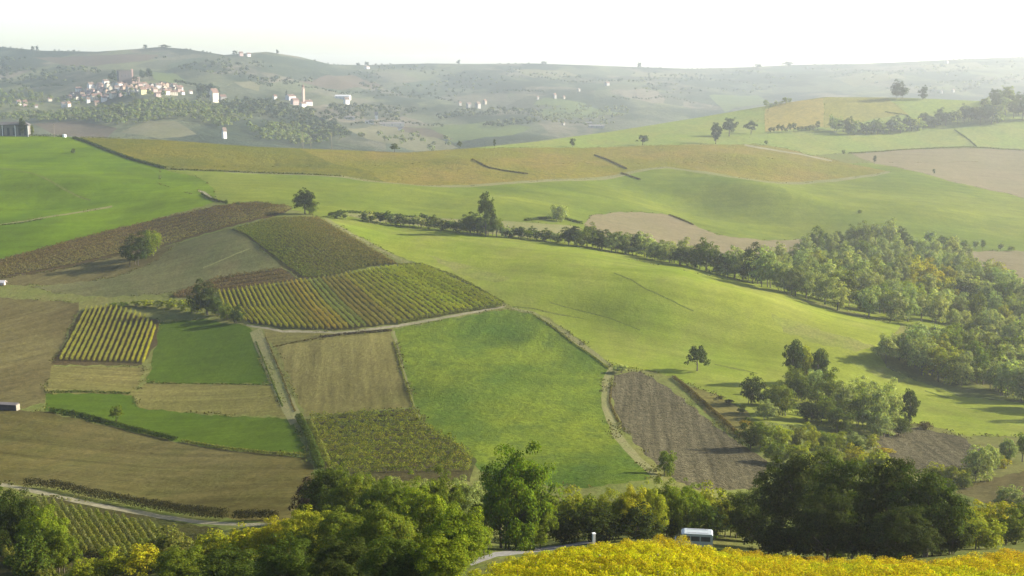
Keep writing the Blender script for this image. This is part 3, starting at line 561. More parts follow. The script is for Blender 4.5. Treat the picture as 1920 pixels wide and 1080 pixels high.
COL = dict(dark=(0.046, 0.066, 0.008), deep=(0.034, 0.046, 0.007), mid=(0.092, 0.118, 0.010), grey=(0.165, 0.196, 0.054), pale=(0.212, 0.240, 0.060), bright=(0.110, 0.145, 0.008), lime=(0.185, 0.200, 0.012),
           yellow=(0.25, 0.235, 0.010), gold=(0.25, 0.195, 0.012), olive=(0.110, 0.118, 0.022), brown=(0.078, 0.062, 0.020), blue=(0.038, 0.056, 0.026), plum=(0.036, 0.024, 0.016))
NTREES = {}
def plant(px, py, top, w, kind, col, label, group=None, cat='tree', name=None, jit=.15, lean=0.0, lod=None, at=None):
    P = at or G(px, py); s = px_per_m(P); h = (py - top) / s; wd = w / s
    lod = lod or ('high' if (py - top) > 95 or w > 95 else 'mid' if (py - top) > 26 else 'low')
    if (kind, lod) not in PROTO: lod = 'mid'
    cr, tr = random.choice(PROTO[kind, lod])
    name = name or ('bush' if cat in ('bush', 'shrub') else {'tall': 'poplar_tree', 'cone': 'conifer_tree', 'willow': 'willow_tree'}.get(kind, 'tree'))
    root = bpy.data.objects.new(name, None); root.empty_display_size = .1; C.objects.link(root)
    root.location = P; root.rotation_euler = (lean * .3, lean, random.uniform(0, 6.28)); root.scale = (wd, wd, h)
    root['label'] = label; root['category'] = cat
    if group: root['group'] = group
    c = COL[col] if isinstance(col, str) else col
    f = 1 + random.uniform(-jit, jit); c = (c[0] * f * (1 + random.uniform(-jit, jit) * .5), c[1] * f, c[2] * f)
    o = bpy.data.objects.new('crown', cr); o.color = (*c, 1); o.parent = root; C.objects.link(o)
    t = bpy.data.objects.new('trunk', tr); t.parent = root; C.objects.link(t)
    NTREES[cat] = NTREES.get(cat, 0) + 1
    return root

ORD = ['first', 'second', 'third', 'fourth', 'fifth', 'sixth', 'seventh', 'eighth', 'ninth', 'tenth', 'eleventh', 'twelfth', 'thirteenth', 'fourteenth', 'fifteenth', 'sixteenth', 'seventeenth', 'eighteenth', 'nineteenth', 'twentieth']
def ordinal(i):
    if i < 20: return ORD[i]
    k = i + 1; tens = ['twent', 'thirt', 'fort', 'fift', 'sixt', 'sevent', 'eight', 'ninet'][min(k // 10, 9) - 2]
    return f'{tens}y-{ORD[k % 10 - 1]}' if k % 10 else tens + 'ieth'
WORD = dict(dark='dark green', deep='very dark green', mid='green', grey='grey green', pale='pale green', bright='bright green', lime='lime green', yellow='yellow', gold='golden orange', olive='olive green', brown='brownish', blue='bluish green', plum='dark purple')

# lone trees
LONE = [
 (1307, 697, 652, 44, 'broad', 'dark', 'round dark tree alone on the bright green field, casting a long shadow'),
 (572, 403, 357, 46, 'broad', 'deep', 'dark leaning tree at the top of the vineyard mound'),
 (584, 404, 372, 26, 'bush', 'mid', 'smaller green tree leaning against the dark tree on the mound top'),
 (911, 444, 366, 36, 'broad', 'dark', 'tall dark tree standing up out of the hedgerow'),
 (1048, 416, 382, 40, 'willow', 'pale', 'pale green willow on its own bank behind the hedgerow'),
 (976, 448, 423, 17, 'tall', 'dark', 'small dark pointed tree right of the tall hedgerow tree'),
 (256, 499, 440, 58, 'bush', 'deep', 'tree on the grey hillside, coloured dark as in shade'),  # shade of its dark side is put into the leaf colour
 (284, 485, 432, 40, 'willow', 'bright', 'bright green tree beside the shade-coloured tree on the grey hillside'),
 (384, 586, 526, 58, 'bush', 'deep', 'dark conical tree at the left end of the striped vineyard'),
 (218, 789, 757, 28, 'broad', 'mid', 'small round tree on the dark bank below the green sliver'),
 (1249, 888, 836, 38, 'bush', 'mid', 'small rounded tree on the edge of the rough ploughed plot'),
 (740, 285, 269, 17, 'broad', 'dark', 'small dark tree on the golden crest'),
 (862, 279, 264, 9, 'broad', 'dark', 'tiny dark tree on the crest behind the golden vineyard'),
 (927, 279, 261, 6, 'tall', 'deep', 'thin dark cypress on the golden crest'),
 (1074, 276, 258, 14, 'tall', 'dark', 'small pointed dark tree on the crest above the terraces'),
 (1205, 272, 253, 22, 'broad', 'dark', 'squat dark tree on the crest below the far meadow'),
 (1342, 270, 228, 24, 'tall', 'blue', 'tall bluish tree left of the knoll'),
 (1367, 256, 221, 32, 'broad', 'blue', 'broad bluish tree just right of the tall bluish one left of the knoll'),
 (1408, 251, 227, 24, 'broad', 'blue', 'round bluish tree under the left end of the orange vineyard'),
 (1640, 307, 291, 8, 'tall', 'dark', 'tiny dark pointed tree at the corner of the pinkish ploughed field'),
 (1582, 289, 280, 8, 'bush', 'dark', 'tiny dark tree where the knoll meadow meets the pinkish field'),
 (1751, 327, 316, 6, 'tall', 'dark', 'tiny dark tree on the lower edge of the pinkish field'),
 (1685, 186, 152, 34, 'bush', 'blue', 'larger of the two round trees on top of the knoll'),
 (1731, 187, 161, 17, 'bush', 'blue', 'smaller of the two round trees on top of the knoll'),
 (1895, 553, 514, 40, 'broad', 'dark', 'dark round tree at the right edge of the wood, beside the tan field'),
 (1612, 410, 403, 10, 'bush', 'mid', 'tiny tree on the green slope just above the wood'),
]
for px, py, top, w, kind, col, lab in LONE: plant(px, py, top, w, kind, col, lab, lean=0.12 if 'leaning tree at' in lab else 0.0)
for px, py, top, w, lab in [(155, 781, 768, 12, 'small bush on the dark bank left of the round tree'), (138, 778, 764, 9, 'tiny bush at the left end of the dark bank'),
        (137, 289, 279, 11, 'small dark bush alone in the vivid green meadow'), (424, 383, 374, 8, 'tiny bush on the pale curved scrape'), (801, 812, 806, 14, 'small dark bush at the corner of the lower vineyard'),
        (446, 386, 378, 8, 'tiny bush at the upper end of the russet vines'), (277, 448, 430, 20, 'small dark bush behind the trees on the grey hillside'), (1165, 703, 684, 34, 'pale bushy clump at the top of the rough ploughed plot'), (1436, 272, 262, 7, 'tiny bush beside the thin track over the golden crest')]:
    plant(px, py, top, w, 'bush', 'pale' if 'pale bushy' in lab else 'dark', lab, cat='bush')
# bushes running on from the conical tree, and the hedge in front of the emerald plot
for i, (px, py, top, w, col) in enumerate([(405, 590, 556, 34, 'dark'), (425, 597, 566, 34, 'mid'), (444, 604, 572, 30, 'dark'), (366, 584, 556, 30, 'lime'), (344, 580, 557, 26, 'lime'), (322, 577, 558, 26, 'lime'), (298, 575, 559, 24, 'mid'), (276, 574, 560, 24, 'lime'), (254, 573, 561, 22, 'mid'), (232, 573, 563, 20, 'mid'), (212, 574, 565, 18, 'mid')]):
    plant(px, py, top, w, 'bush', col, WORD[col] + ' bush, ' + (ordinal(i) + ' to the right of the conical tree' if i < 3 else ordinal(i - 3) + ' to the left of the conical tree'), 'bushes either side of the conical tree', cat='bush')

# hedgerow along the crest of the large green field
def along(path, t):
    p = np.array(path, float); d = np.r_[0, np.cumsum(np.hypot(*np.diff(p, axis=0).T))]; s = t * d[-1]
    return float(np.interp(s, d, p[:, 0])), float(np.interp(s, d, p[:, 1]))
hp = [620, 660, 700, 760, 800, 850, 900, 950, 1000, 1050, 1080, 1140, 1200, 1270, 1310, 1350, 1400, 1450, 1700]
hh = [15, 13, 22, 22, 26, 28, 40, 28, 20, 24, 38, 44, 44, 42, 50, 56, 62, 74, 78]
x, k = 622.0, 0
while x < 1455:
    h = float(np.interp(x, hp, hh)) * random.uniform(.72, 1.12)
    y = float(np.interp(x, [p[0] for p in CREST], [p[1] for p in CREST])) - random.uniform(0, 4)
    if not 655 < x < 678:
        col = random.choices(['dark', 'mid', 'grey', 'deep', 'olive', 'pale'], [5, 3, 3, 2, 1, 1])[0]
        w = max(16, h * random.uniform(.85, 1.25))
        plant(x, y, y - h, w, random.choices(['bush', 'broad', 'tall'], [8, 2, .8])[0], col, f'{WORD[col]} tree, {ordinal(k)} from the left in the hedgerow along the big green field', 'trees of the hedgerow on the field crest'); k += 1
    x += max(8.5, h * random.uniform(.26, .46))

# the wood on the right
def inside(x, y, poly):
    c = False; j = len(poly) - 1
    for i in range(len(poly)):
        if (poly[i][1] > y) != (poly[j][1] > y) and x < (poly[j][0] - poly[i][0]) * (y - poly[i][1]) / (poly[j][1] - poly[i][1]) + poly[i][0]: c = not c
        j = i
    return c
def scatter(poly, dist, tries=6000):
    xs = [p[0] for p in poly]; ys = [p[1] for p in poly]; out = []
    for _ in range(tries):
        x, y = random.uniform(min(xs), max(xs)), random.uniform(min(ys), max(ys))
        d = dist(x, y) if callable(dist) else dist
        if inside(x, y, poly) and all((x - a) ** 2 + ((y - b) * 1.6) ** 2 > d * d for a, b in out): out.append((x, y))
    return sorted(out, key=lambda p: p[1])
WOOD_POLY = [(1370, 522), (1410, 505), (1470, 492), (1520, 466), (1560, 455), (1650, 452), (1730, 470), (1790, 490), (1830, 520), (1880, 560), (1960, 600), (1980, 668), (1890, 655), (1800, 630), (1690, 608), (1620, 597), (1560, 581), (1500, 562), (1450, 545), (1400, 530)]
def plant_all(items):
    """items: (args for plant, template with {n}, group); {n} counts each template from the left"""
    seen = {}
    for args, tmpl, grp, kw in sorted(items, key=lambda q: q[0][0]):
        i = seen.get(tmpl, 0); seen[tmpl] = i + 1; plant(*args, tmpl.replace('{n}', ordinal(i)), grp, **kw)
items = []
for x, y in scatter(WOOD_POLY, 21):
    if 1690 < x < 1790 and 540 < y < 590: col = random.choice(['yellow', 'pale', 'lime', 'yellow'])
    elif x < 1600 and y < 470: col = random.choice(['dark', 'mid', 'dark'])
    else: col = random.choices(['grey', 'pale', 'mid', 'dark', 'lime', 'olive'], [8, 8, 4, 1.4, .8, .6])[0]
    edge = y > np.interp(x, [p[0] for p in CREST], [p[1] for p in CREST]) - 16 or (x > 1690 and y > 625)
    h = random.uniform(42, 62) * (1.12 if y > 540 else .82)
    if not edge and random.random() < .3: h *= .8
    where = 'lower edge' if edge else 'top edge' if y < 480 else 'upper half' if y < 535 else 'lower half'
    items.append(((x, y, y - h, h * random.uniform(.62, 1.0), random.choices(['broad', 'bush', 'tall', 'open'], [1.5, 7, 1.3, .5])[0], col), f'{{n}} {WORD[col]} tree from the left along the {where} of the large wood' if 'edge' in where else f'{{n}} {WORD[col]} tree from the left in the {where} of the large wood', f'{WORD[col]} trees of the large wood, {where}', dict(jit=.2)))
plant_all(items)
# row of small trees on the upper edge of the tan field
for i, (px, py, h, w) in enumerate([(1745, 462, 26, 26), (1768, 466, 22, 24), (1787, 467, 22, 20), (1808, 468, 16, 16), (1830, 468, 16, 14), (1842, 470, 20, 10), (1876, 470, 14, 14), (1896, 471, 9, 16)]):
    plant(px, py, py - h, w, 'broad', 'mid' if i % 2 else 'grey', f'small tree on the upper edge of the tan field, {ordinal(i)} from the wood', 'small trees on the edge of the tan field')
# rounded wood below it
W2 = [(1652, 680), (1700, 670), (1790, 672), (1880, 690), (1990, 720), (1990, 790), (1920, 752), (1860, 735), (1800, 722), (1740, 708), (1690, 695)]
items = []
for x, y in scatter(W2, 24):
    col = random.choices(['mid', 'bright', 'grey', 'pale', 'lime'], [4, 4, 4, 5, 2])[0]; h = random.uniform(56, 76) * (0.8 if x < 1700 else 1.06)
    front = y > np.interp(x, [1652, 1740, 1800, 1920, 1990], [684, 708, 722, 752, 790]) - 14
    items.append(((x, y, y - h, h * random.uniform(.75, 1.05), random.choice(['broad', 'bush', 'bush', 'bush']), col), f'{{n}} {WORD[col]} tree from the left {"on the shaded front edge of" if front else "behind the front edge of"} the rounded wood', f'{WORD[col]} trees of the rounded wood, {"front" if front else "back"}', dict(jit=.15)))
plant_all(items)
# thicket in the middle right
CLUSTER = [(1486, 722, 630, 46, 'tall', 'dark', 'tallest'), (1506, 722, 642, 36, 'tall', 'lime', 'tall yellowish'), (1533, 722, 648, 48, 'tall', 'dark', 'second tallest, dark'), (1410, 759, 698, 48, 'bush', 'deep', 'dark pointed'), (1463, 777, 712, 60, 'bush', 'mid', 'round, lower left'),
   (1440, 760, 726, 36, 'bush', 'dark', 'low dark bush-like'), (1556, 766, 694, 64, 'bush', 'mid', 'broad, in the middle'), (1585, 782, 716, 60, 'bush', 'grey', 'grey green, in the middle'), (1612, 796, 724, 56, 'bush', 'mid', 'bushy, right of the middle'), (1640, 808, 716, 66, 'bush', 'grey', 'broad, right half'), (1668, 802, 712, 52, 'bush', 'pale', 'pale, right half'), (1704, 800, 720, 42, 'tall', 'deep', 'dark upright, at the right end'),
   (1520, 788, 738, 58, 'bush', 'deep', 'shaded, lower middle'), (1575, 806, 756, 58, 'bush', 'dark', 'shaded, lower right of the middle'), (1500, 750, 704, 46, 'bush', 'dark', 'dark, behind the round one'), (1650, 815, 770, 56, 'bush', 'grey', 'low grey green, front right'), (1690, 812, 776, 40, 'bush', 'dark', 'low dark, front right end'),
   (1488, 742, 690, 52, 'bush', 'mid', 'leafy foot of the tallest, green'), (1530, 742, 688, 56, 'bush', 'grey', 'grey green, below the second tallest,'), (1548, 790, 738, 60, 'bush', 'mid', 'low green, centre front'), (1610, 764, 704, 56, 'bush', 'pale', 'pale, behind the right half'), (1436, 786, 748, 44, 'bush', 'grey', 'low grey green, lower left'), (1676, 790, 728, 48, 'bush', 'grey', 'grey green, beside the dark upright')]
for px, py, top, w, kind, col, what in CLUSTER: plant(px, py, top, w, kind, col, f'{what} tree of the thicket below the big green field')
SCRUB = [(1405, 838, 786, 50, 'dark'), (1430, 842, 782, 46, 'mid'), (1462, 838, 790, 44, 'lime'), (1490, 836, 790, 40, 'olive'), (1516, 838, 792, 46, 'lime'), (1545, 842, 800, 42, 'mid'), (1570, 840, 802, 40, 'lime'), (1602, 838, 806, 40, 'grey'), (1632, 836, 810, 38, 'lime'), (1455, 868, 826, 54, 'mid'), (1500, 876, 822, 60, 'lime'), (1550, 878, 826, 60, 'mid'), (1600, 880, 830, 58, 'yellow'), (1640, 872, 838, 46, 'lime'),
   (1390, 775, 760, 22, 'olive'), (1368, 760, 748, 18, 'brown'), (1350, 750, 742, 14, 'brown'), (1398, 800, 786, 24, 'gold'), (1660, 852, 832, 40, 'gold'), (1735, 800, 786, 26, 'brown')]
plant_all([((px, py, top, w, 'bush', col), f'{{n}} {WORD[col]} scrub bush from the left, {"upper row under" if i < 9 else "lower row below" if i < 14 else "low outlier beside"} the thicket', 'scrub bushes around the thicket', dict(cat='bush')) for i, (px, py, top, w, col) in enumerate(SCRUB)])
for px, py, top, w, kind, col, lab in [(1832, 897, 822, 60, 'bush', 'grey', 'grey green tree between the two brown fields at lower right'), (1856, 888, 824, 46, 'tall', 'pale', 'pale upright tree behind the grey green one at lower right'), (1890, 866, 812, 40, 'tall', 'grey', 'upright tree at the right edge above the brown corner'), (1917, 860, 806, 40, 'broad', 'mid', 'green tree cut by the right edge above the brown corner'),
        (1790, 905, 862, 52, 'bush', 'lime', 'lime green bush in front of the grey green tree at lower right'), (1755, 900, 862, 50, 'bush', 'lime', 'lime green bush beside the big dark trees, lower right'), (1808, 908, 880, 34, 'bush', 'mid', 'low green bush at the left tip of the brown corner'), (1880, 872, 848, 26, 'bush', 'yellow', 'small yellowish bush under the upright right-edge tree')]:
    plant(px, py, top, w, kind, col, lab, cat='bush' if 'bush' in lab else 'tree')

# knoll: row under the orange vineyard, dark belt, dark mass at the right edge
for i in range(13):
    x = 1444 + i * 7.4; y = 250 - i * .45; h = random.uniform(8, 18)
    plant(x, y, y - h, random.uniform(7, 11), 'broad', 'olive' if i % 3 else 'dark', f'small tree below the orange vineyard, {ordinal(i)} from the left', 'row of small trees below the orange vineyard')
k = 0
for t in np.linspace(0, 1, 30):
    x, y = along([(1560, 246), (1600, 254), (1650, 256), (1700, 248), (1760, 238), (1810, 234), (1870, 236)], t); y -= random.uniform(0, 8); h = random.uniform(20, 34) * (1.1 if x > 1790 else .95)
    plant(x, y, y - h, random.uniform(20, 30), 'bush' if k % 2 else 'broad', random.choice(['blue', 'blue', 'grey', 'dark']), f'bluish tree, {ordinal(k)} from the left in the dark belt across the knoll', 'trees of the dark belt across the knoll'); k += 1
KN = []
for x, y in scatter([(1845, 205), (1880, 195), (1960, 190), (1960, 228), (1850, 226)], 17):
    h = random.uniform(24, 36); KN.append(((x, y, y - h, random.uniform(22, 32), 'broad', random.choice(['blue', 'grey', 'dark'])), '{n} bluish tree from the left in the wood on the right shoulder of the knoll', 'trees of the wood on the right shoulder of the knoll', {}))
plant_all(KN)
for i in range(6):
    x = 1436 + i * 9; y = ridge(x) + 3; h = random.uniform(6, 15)
    plant(x, y, y - h, random.uniform(8, 14), 'broad', 'grey', f'small hazy tree on the knoll skyline above the orange vineyard, {ordinal(i)} from the left', 'small trees on the knoll skyline')
for px, py, h, w in [(1462, 205, 22, 12), (1500, 196, 12, 40), (1530, 190, 10, 30)]:
    pass

# ------------------------------------------------------------------ big trees and undergrowth across the foreground
BIG = [
 (968, 1026, 812, 140, 'bush', (0.085, 0.128, 0.006), 'tall bright green tree standing between the hedge and the lane'),
 (940, 1022, 880, 95, 'broad', 'mid', 'lower green tree on the left side of the tall bright one'),
 (1000, 1024, 900, 80, 'bush', 'bright', 'bright green growth on the right foot of the tall tree'),
 (1495, 1030, 838, 165, 'broad', 'deep', 'big dark tree, leftmost high crown of the dark group behind the vines'),
 (1580, 1040, 850, 150, 'broad', 'dark', 'big dark tree, second high crown of the dark group behind the vines'),
 (1660, 1042, 852, 150, 'broad', 'deep', 'big dark tree, third high crown of the dark group behind the vines'),
 (1735, 1040, 872, 150, 'broad', 'dark', 'big dark tree at the right end of the dark group behind the vines'),
 (1415, 1012, 896, 110, 'bush', 'dark', 'lower dark tree at the left end of the dark group behind the vines'),
 (1545, 1045, 900, 130, 'bush', 'deep', 'dense dark tree filling the front of the dark group'),
 (1690, 1048, 930, 130, 'bush', 'deep', 'low dark tree filling the front right of the dark group'),
 (1775, 1035, 930, 80, 'bush', 'dark', 'small dark tree at the right foot of the dark group'),
 (1600, 860, 818, 50, 'tall', 'dark', 'tall dark top rising behind the dark group'),
 (1640, 905, 838, 74, 'broad', 'lime', 'lime green tree showing between the dark crowns'),
]
for px, py, top, w, kind, col, lab in BIG: plant(px, py, top, w, kind, col, lab, jit=.06)
for i in range(11):
    x = 1432 + i * 36 + random.uniform(-8, 8); plant(x, 1046 - abs(i - 5) * 2.2, 1046 - random.uniform(62, 92), 74, 'bush', 'deep', f'added low bush darkening the foot of the big dark trees, {ordinal(i)} from the left', 'added low bushes darkening the foot of the big dark trees', cat='bush', jit=.08)  # bushes added to darken the light gap under the big trees
UNDER = [(1040, 1000, 912, 80, 'mid'), (1075, 1000, 905, 70, 'lime'), (1110, 1003, 912, 76, 'mid'), (1150, 1003, 902, 80, 'lime'), (1185, 1003, 895, 70, 'yellow'), (1215, 1003, 892, 74, 'lime'), (1250, 1000, 885, 80, 'bright'), (1290, 998, 892, 84, 'bright'), (1330, 1000, 905, 80, 'lime'), (1365, 1003, 918, 74, 'mid'), (1395, 1003, 915, 70, 'lime'), (1060, 1012, 950, 80, 'deep'), (1130, 1010, 945, 90, 'deep'), (1200, 1008, 940, 90, 'deep'), (1270, 1003, 930, 80, 'dark'), (1330, 1006, 945, 70, 'dark')]  # sunlit tops and shaded front of the hedge are put into leaf colours
for i, (px, py, top, w, col) in enumerate(UNDER): plant(px, py, top, w, 'bush', col, f'{WORD[col]} bush behind the yellow vines, {ordinal(i) + " from left in the sun-coloured back row" if i < 11 else ordinal(i - 11) + " from left in the shade-coloured front row"}', 'bushes of the hedge behind the yellow vines', cat='bush', jit=.08)
LEFTB = [(620, 985, 862, 110, 'bush', 'dark'), (585, 975, 900, 70, 'bush', 'plum'), (665, 1000, 872, 110, 'bush', 'mid'), (720, 1010, 878, 110, 'bush', 'mid'), (770, 1012, 884, 110, 'bush', 'bright'), (830, 1000, 868, 80, 'bush', 'mid'), (870, 1000, 880, 80, 'bush', 'grey'), (800, 1045, 905, 130, 'bush', 'bright'), (860, 1068, 945, 120, 'bush', 'bright'), (720, 1065, 940, 130, 'bush', 'mid'), (640, 1050, 950, 130, 'bush', 'mid'), (580, 1045, 948, 110, 'bush', 'lime'), (520, 1050, 970, 100, 'bush', 'yellow'), (460, 1055, 985, 90, 'bush', 'yellow'), (400, 1060, 998, 80, 'bush', 'lime'), (320, 1066, 990, 90, 'bush', 'olive'), (270, 1085, 1030, 80, 'bush', 'yellow'), (210, 1090, 1040, 80, 'bush', 'lime'),
   (340, 1100, 1030, 110, 'bush', 'mid'), (430, 1110, 1030, 120, 'bush', 'dark'), (540, 1115, 1010, 130, 'bush', 'dark'), (640, 1120, 1015, 140, 'bush', 'deep'), (740, 1120, 1010, 140, 'bush', 'dark'), (830, 1110, 1010, 120, 'bush', 'bright'), (900, 1050, 985, 56, 'bush', 'bright'), (160, 1100, 1058, 70, 'bush', 'lime'), (880, 970, 900, 50, 'bush', 'dark'), (740, 935, 890, 46, 'bush', 'grey'), (790, 940, 894, 48, 'bush', 'grey'), (680, 930, 884, 40, 'bush', 'olive'), (900, 1010, 930, 70, 'bush', 'deep')]
for i, (px, py, top, w, kind, col) in enumerate(LEFTB):
    row = 'upper' if py < 1020 else 'middle' if py < 1080 else 'bottom'; n_ = sum(1 for q in LEFTB if ('upper' if q[1] < 1020 else 'middle' if q[1] < 1080 else 'bottom') == row and q[0] < px)
    plant(px, py, top, w, kind, col, f'{WORD[col]} {"tree" if kind == "broad" else "bush"} left of the lane, {ordinal(n_)} from the left in the {row} row', f'thicket left of the lane', cat='tree' if kind == 'broad' else 'bush', jit=.08)
for px, py, top, w, col, lab in [(40, 1045, 918, 100, 'deep', 'dark tree in the lower left corner'), (85, 1068, 950, 90, 'bright', 'bright green tree added as the sunlit right side of the dark lower left one'), (15, 1020, 925, 80, 'dark', 'dark green tree cut by the left edge above the terraced vines'), (110, 1085, 985, 80, 'mid', 'green tree lowest in the lower left corner'), (60, 1100, 1010, 90, 'dark', 'low dark tree below the dark lower left one')]:
    plant(px, py, top, w, 'bush', col, lab, jit=.05)  # the bright one stands in for the dark tree's sunlit side
for px, py, top, w, col, lab in [(1815, 1022, 940, 84, 'lime', 'lime green shrub just right of the big dark trees'), (1860, 1015, 930, 90, 'yellow', 'yellowish shrub, tallest right of the dark group'), (1900, 1018, 948, 80, 'mid', 'green shrub at the right edge above the yellow vines'), (1840, 1026, 965, 90, 'lime', 'low lime green shrub in front of the yellowish one'), (1890, 950, 900, 60, 'grey', 'grey green shrub on the brown corner'), (1925, 985, 930, 60, 'dark', 'dark shrub cut by the right edge')]:
    plant(px, py, top, w, 'bush', col, lab, cat='bush', jit=.06)

# ------------------------------------------------------------------ rows of vines, hedges and banks
def leafy_strip(path, h, w, per_m, leaf, mat, rag=.35, base=.12):
    """leaf positions of a low wall of foliage along world points `path`"""
    d = np.r_[0, np.cumsum(np.linalg.norm(np.diff(path, axis=0), axis=1))]; L = d[-1]; n = max(12, int(L * per_m))
    s = rng.random(n) * L; c = np.stack([np.interp(s, d, path[:, k]) for k in range(3)], 1)
    tg = np.stack([np.interp(np.minimum(s + .5, L), d, path[:, k]) - np.interp(np.maximum(s - .5, 0), d, path[:, k]) for k in range(2)], 1)
    tg /= np.linalg.norm(tg, axis=1)[:, None] + 1e-9; nr = np.stack([-tg[:, 1], tg[:, 0]], 1)
    ph = rng.uniform(0, 6.28, 3); bump = 1 + rag * (np.sin(s * 1.9 / h * 1.3 + ph[0]) * .45 + np.sin(s * .71 / h + ph[1]) * .4 + np.sin(s * 4.7 / h + ph[2]) * .25)
    lat = rng.uniform(-1, 1, n); z = base + (1 - base) * rng.random(n) ** .75
    wz = np.sin(np.clip(z, 0, 1) * math.pi * .85 + .35) * .5 + .55
    c[:, :2] += nr * (lat * w * .5 * wz)[:, None]; c[:, 2] += z * h * bump
    nm = np.concatenate([nr * (lat * 1.0)[:, None], (z * .9)[:, None]], 1) + rand_dirs(n) * .7
    return c, nm, leaf * rng.uniform(.6, 1.4, n)
def strip_obj(name, path, h, w, per_m, leaf, col, label, group, cat, mat=None, rag=.35, parent=None, base=.12):
    c, nm, sz = leafy_strip(path, h, w, per_m, leaf, mat or VINE, rag, base); o0 = Vector(path[0])
    me = quads_mesh(name, c - np.array(o0), nm, sz, mat or VINE, .85); o = bpy.data.objects.new(name, me); C.objects.link(o)
    cc = COL[col] if isinstance(col, str) else col; o.color = (*cc, 1)
    if parent: o.parent = parent
    else:
        o.location = o0; o['label'] = label; o['category'] = cat
        if group: o['group'] = group
    return o
def curve_pt(poly, t):
    return along(poly, t)
def lerp3(a, b, t): return tuple(x + (y - x) * t for x, y in zip(a, b))

# striped vineyard on the hill: 46 rows
top_edge = [(411, 547), (460, 540), (510, 533), (560, 527), (612, 522), (660, 512), (710, 502), (752, 496), (790, 493)]
bot_edge = [(440, 597), (480, 607), (530, 615), (590, 618), (640, 618), (700, 611), (760, 602), (820, 591), (880, 582), (941, 572)]
NR = 46; cnt = {}
for i in range(NR):
    t = i / (NR - 1); a, b = along(top_edge, t), along(bot_edge, t)
    mid = ((a[0] + b[0]) / 2 - 5 * (1 - t), (a[1] + b[1]) / 2 + 2.5 * (1 - t))
    col = (0.22, 0.21, 0.026)
    if .28 < t < .44: col = lerp3(col, (0.26, 0.20, 0.030), 1 - abs(t - .36) / .08)
    if .5 < t < .62: col = (0.205, 0.175, 0.042)
    if t > .66: col = lerp3(col, (0.23, 0.255, 0.020), min(1, (t - .66) / .12))
    if .44 < t < .5: col = (0.16, 0.18, 0.04)
    kind = 'golden olive vine row' if t < .28 else 'orange tinted vine row' if t < .45 else 'brownish vine row' if t < .64 else 'yellow green vine row'
    cnt[kind] = cnt.get(kind, -1) + 1; lab = f'{kind} of the striped hillside vineyard, {ordinal(cnt[kind])} of these from the left'
    f = random.uniform(.82, 1.15); col = tuple(c * f for c in col)
    strip_obj('vine_row', Gn([a, mid, b], 5), 1.6 * random.uniform(.9, 1.08), .75, 105, .21, col, lab, 'rows of the striped hillside vineyard', 'vine row')
# tall end vines along the lower right edge of it
strip_obj('hedge', Gn([(745, 606), (800, 596), (860, 587), (941, 575)], 5), 1.7, 1.1, 50, .34, 'olive', 'dark line of vine ends along the lower right edge of the striped vineyard', None, 'hedge')

# small vineyard on the left: 16 rows
te = [(163, 578), (200, 574), (240, 580), (272, 592), (291, 612)]; be = [(113, 673), (150, 674), (200, 675), (240, 675), (268, 677)]
for i in range(16):
    t = i / 15; a, b = along(te, t), along(be, t)
    lab = 'leftmost long vine row of the small vineyard' if i == 0 else 'rightmost, yellower vine row of the small vineyard' if i == 15 else f'vine row of the small vineyard at the left, {ordinal(i)} from its left'
    strip_obj('vine_row', Gn([a, b], 5), 1.6, .8, 100, .21, lerp3((0.20, 0.195, 0.030), (0.26, 0.245, 0.020), max(0, t - .7) / .3), lab, 'rows of the small vineyard' if 0 < i < 15 else None, 'vine row')
# terraced rows in the lower left corner
for i in range(14):
    a = (66 + i * 16.5, 948 + i * 3.6); b = (a[0] + 66 - i * 1.5, a[1] + 100 - i * 2)
    strip_obj('vine_row', Gn([a, b], 8), 1.35, .7, 90, .19, 'olive' if i % 3 else (0.10, 0.105, 0.03), f'green vine row of the terraced vineyard below the farm road, {ordinal(i)} from its left', 'rows of the terraced vineyard', 'vine row')
for i in range(5):
    a = (-30 + i * 20, 1000 + i * 8); b = (a[0] + 70, a[1] + 95)
    strip_obj('vine_row', Gn([a, b], 8), 1.35, .7, 90, .19, 'olive', f'vine row in the lower left corner below the dark tree, {ordinal(i)} from the left', 'rows in the lower left corner', 'vine row')
# lower vineyard: level rows
for i in range(13):
    y = 783 + i * 8.6; xl = np.interp(y, [780, 850, 900], [576, 594, 622]); xr = np.interp(y, [768, 800, 826, 865, 900], [778, 800, 850, 890, 880])
    strip_obj('vine_row', Gn([(xl + 4, y + 1), ((xl + xr) / 2, y - 3), (xr - 3, y - 4)], 8), 1.5, 1.15, 62, .27, (0.165, 0.170, 0.018) if i % 2 else (0.135, 0.150, 0.018), f'level green vine row of the lower vineyard, {ordinal(i)} from its top', 'rows of the lower vineyard', 'vine row', rag=.6)
# vines of the mound: steep rows between its two long edges
for i in range(24):
    t = i / 23; a = along([(440, 430), (510, 410), (592, 411)], t); b = along([(572, 519), (612, 518), (690, 498), (742, 491)], t)
    col = lerp3((0.105, 0.125, 0.020), (0.125, 0.100, 0.030), t)
    lab = f'vine row of the vineyard mound, {ordinal(i)} from its left edge'
    strip_obj('vine_row', Gn([a, b], 8), 1.15, 1.1, 22, .40, col, lab, 'rows of the vineyard mound', 'vine row', rag=.8)
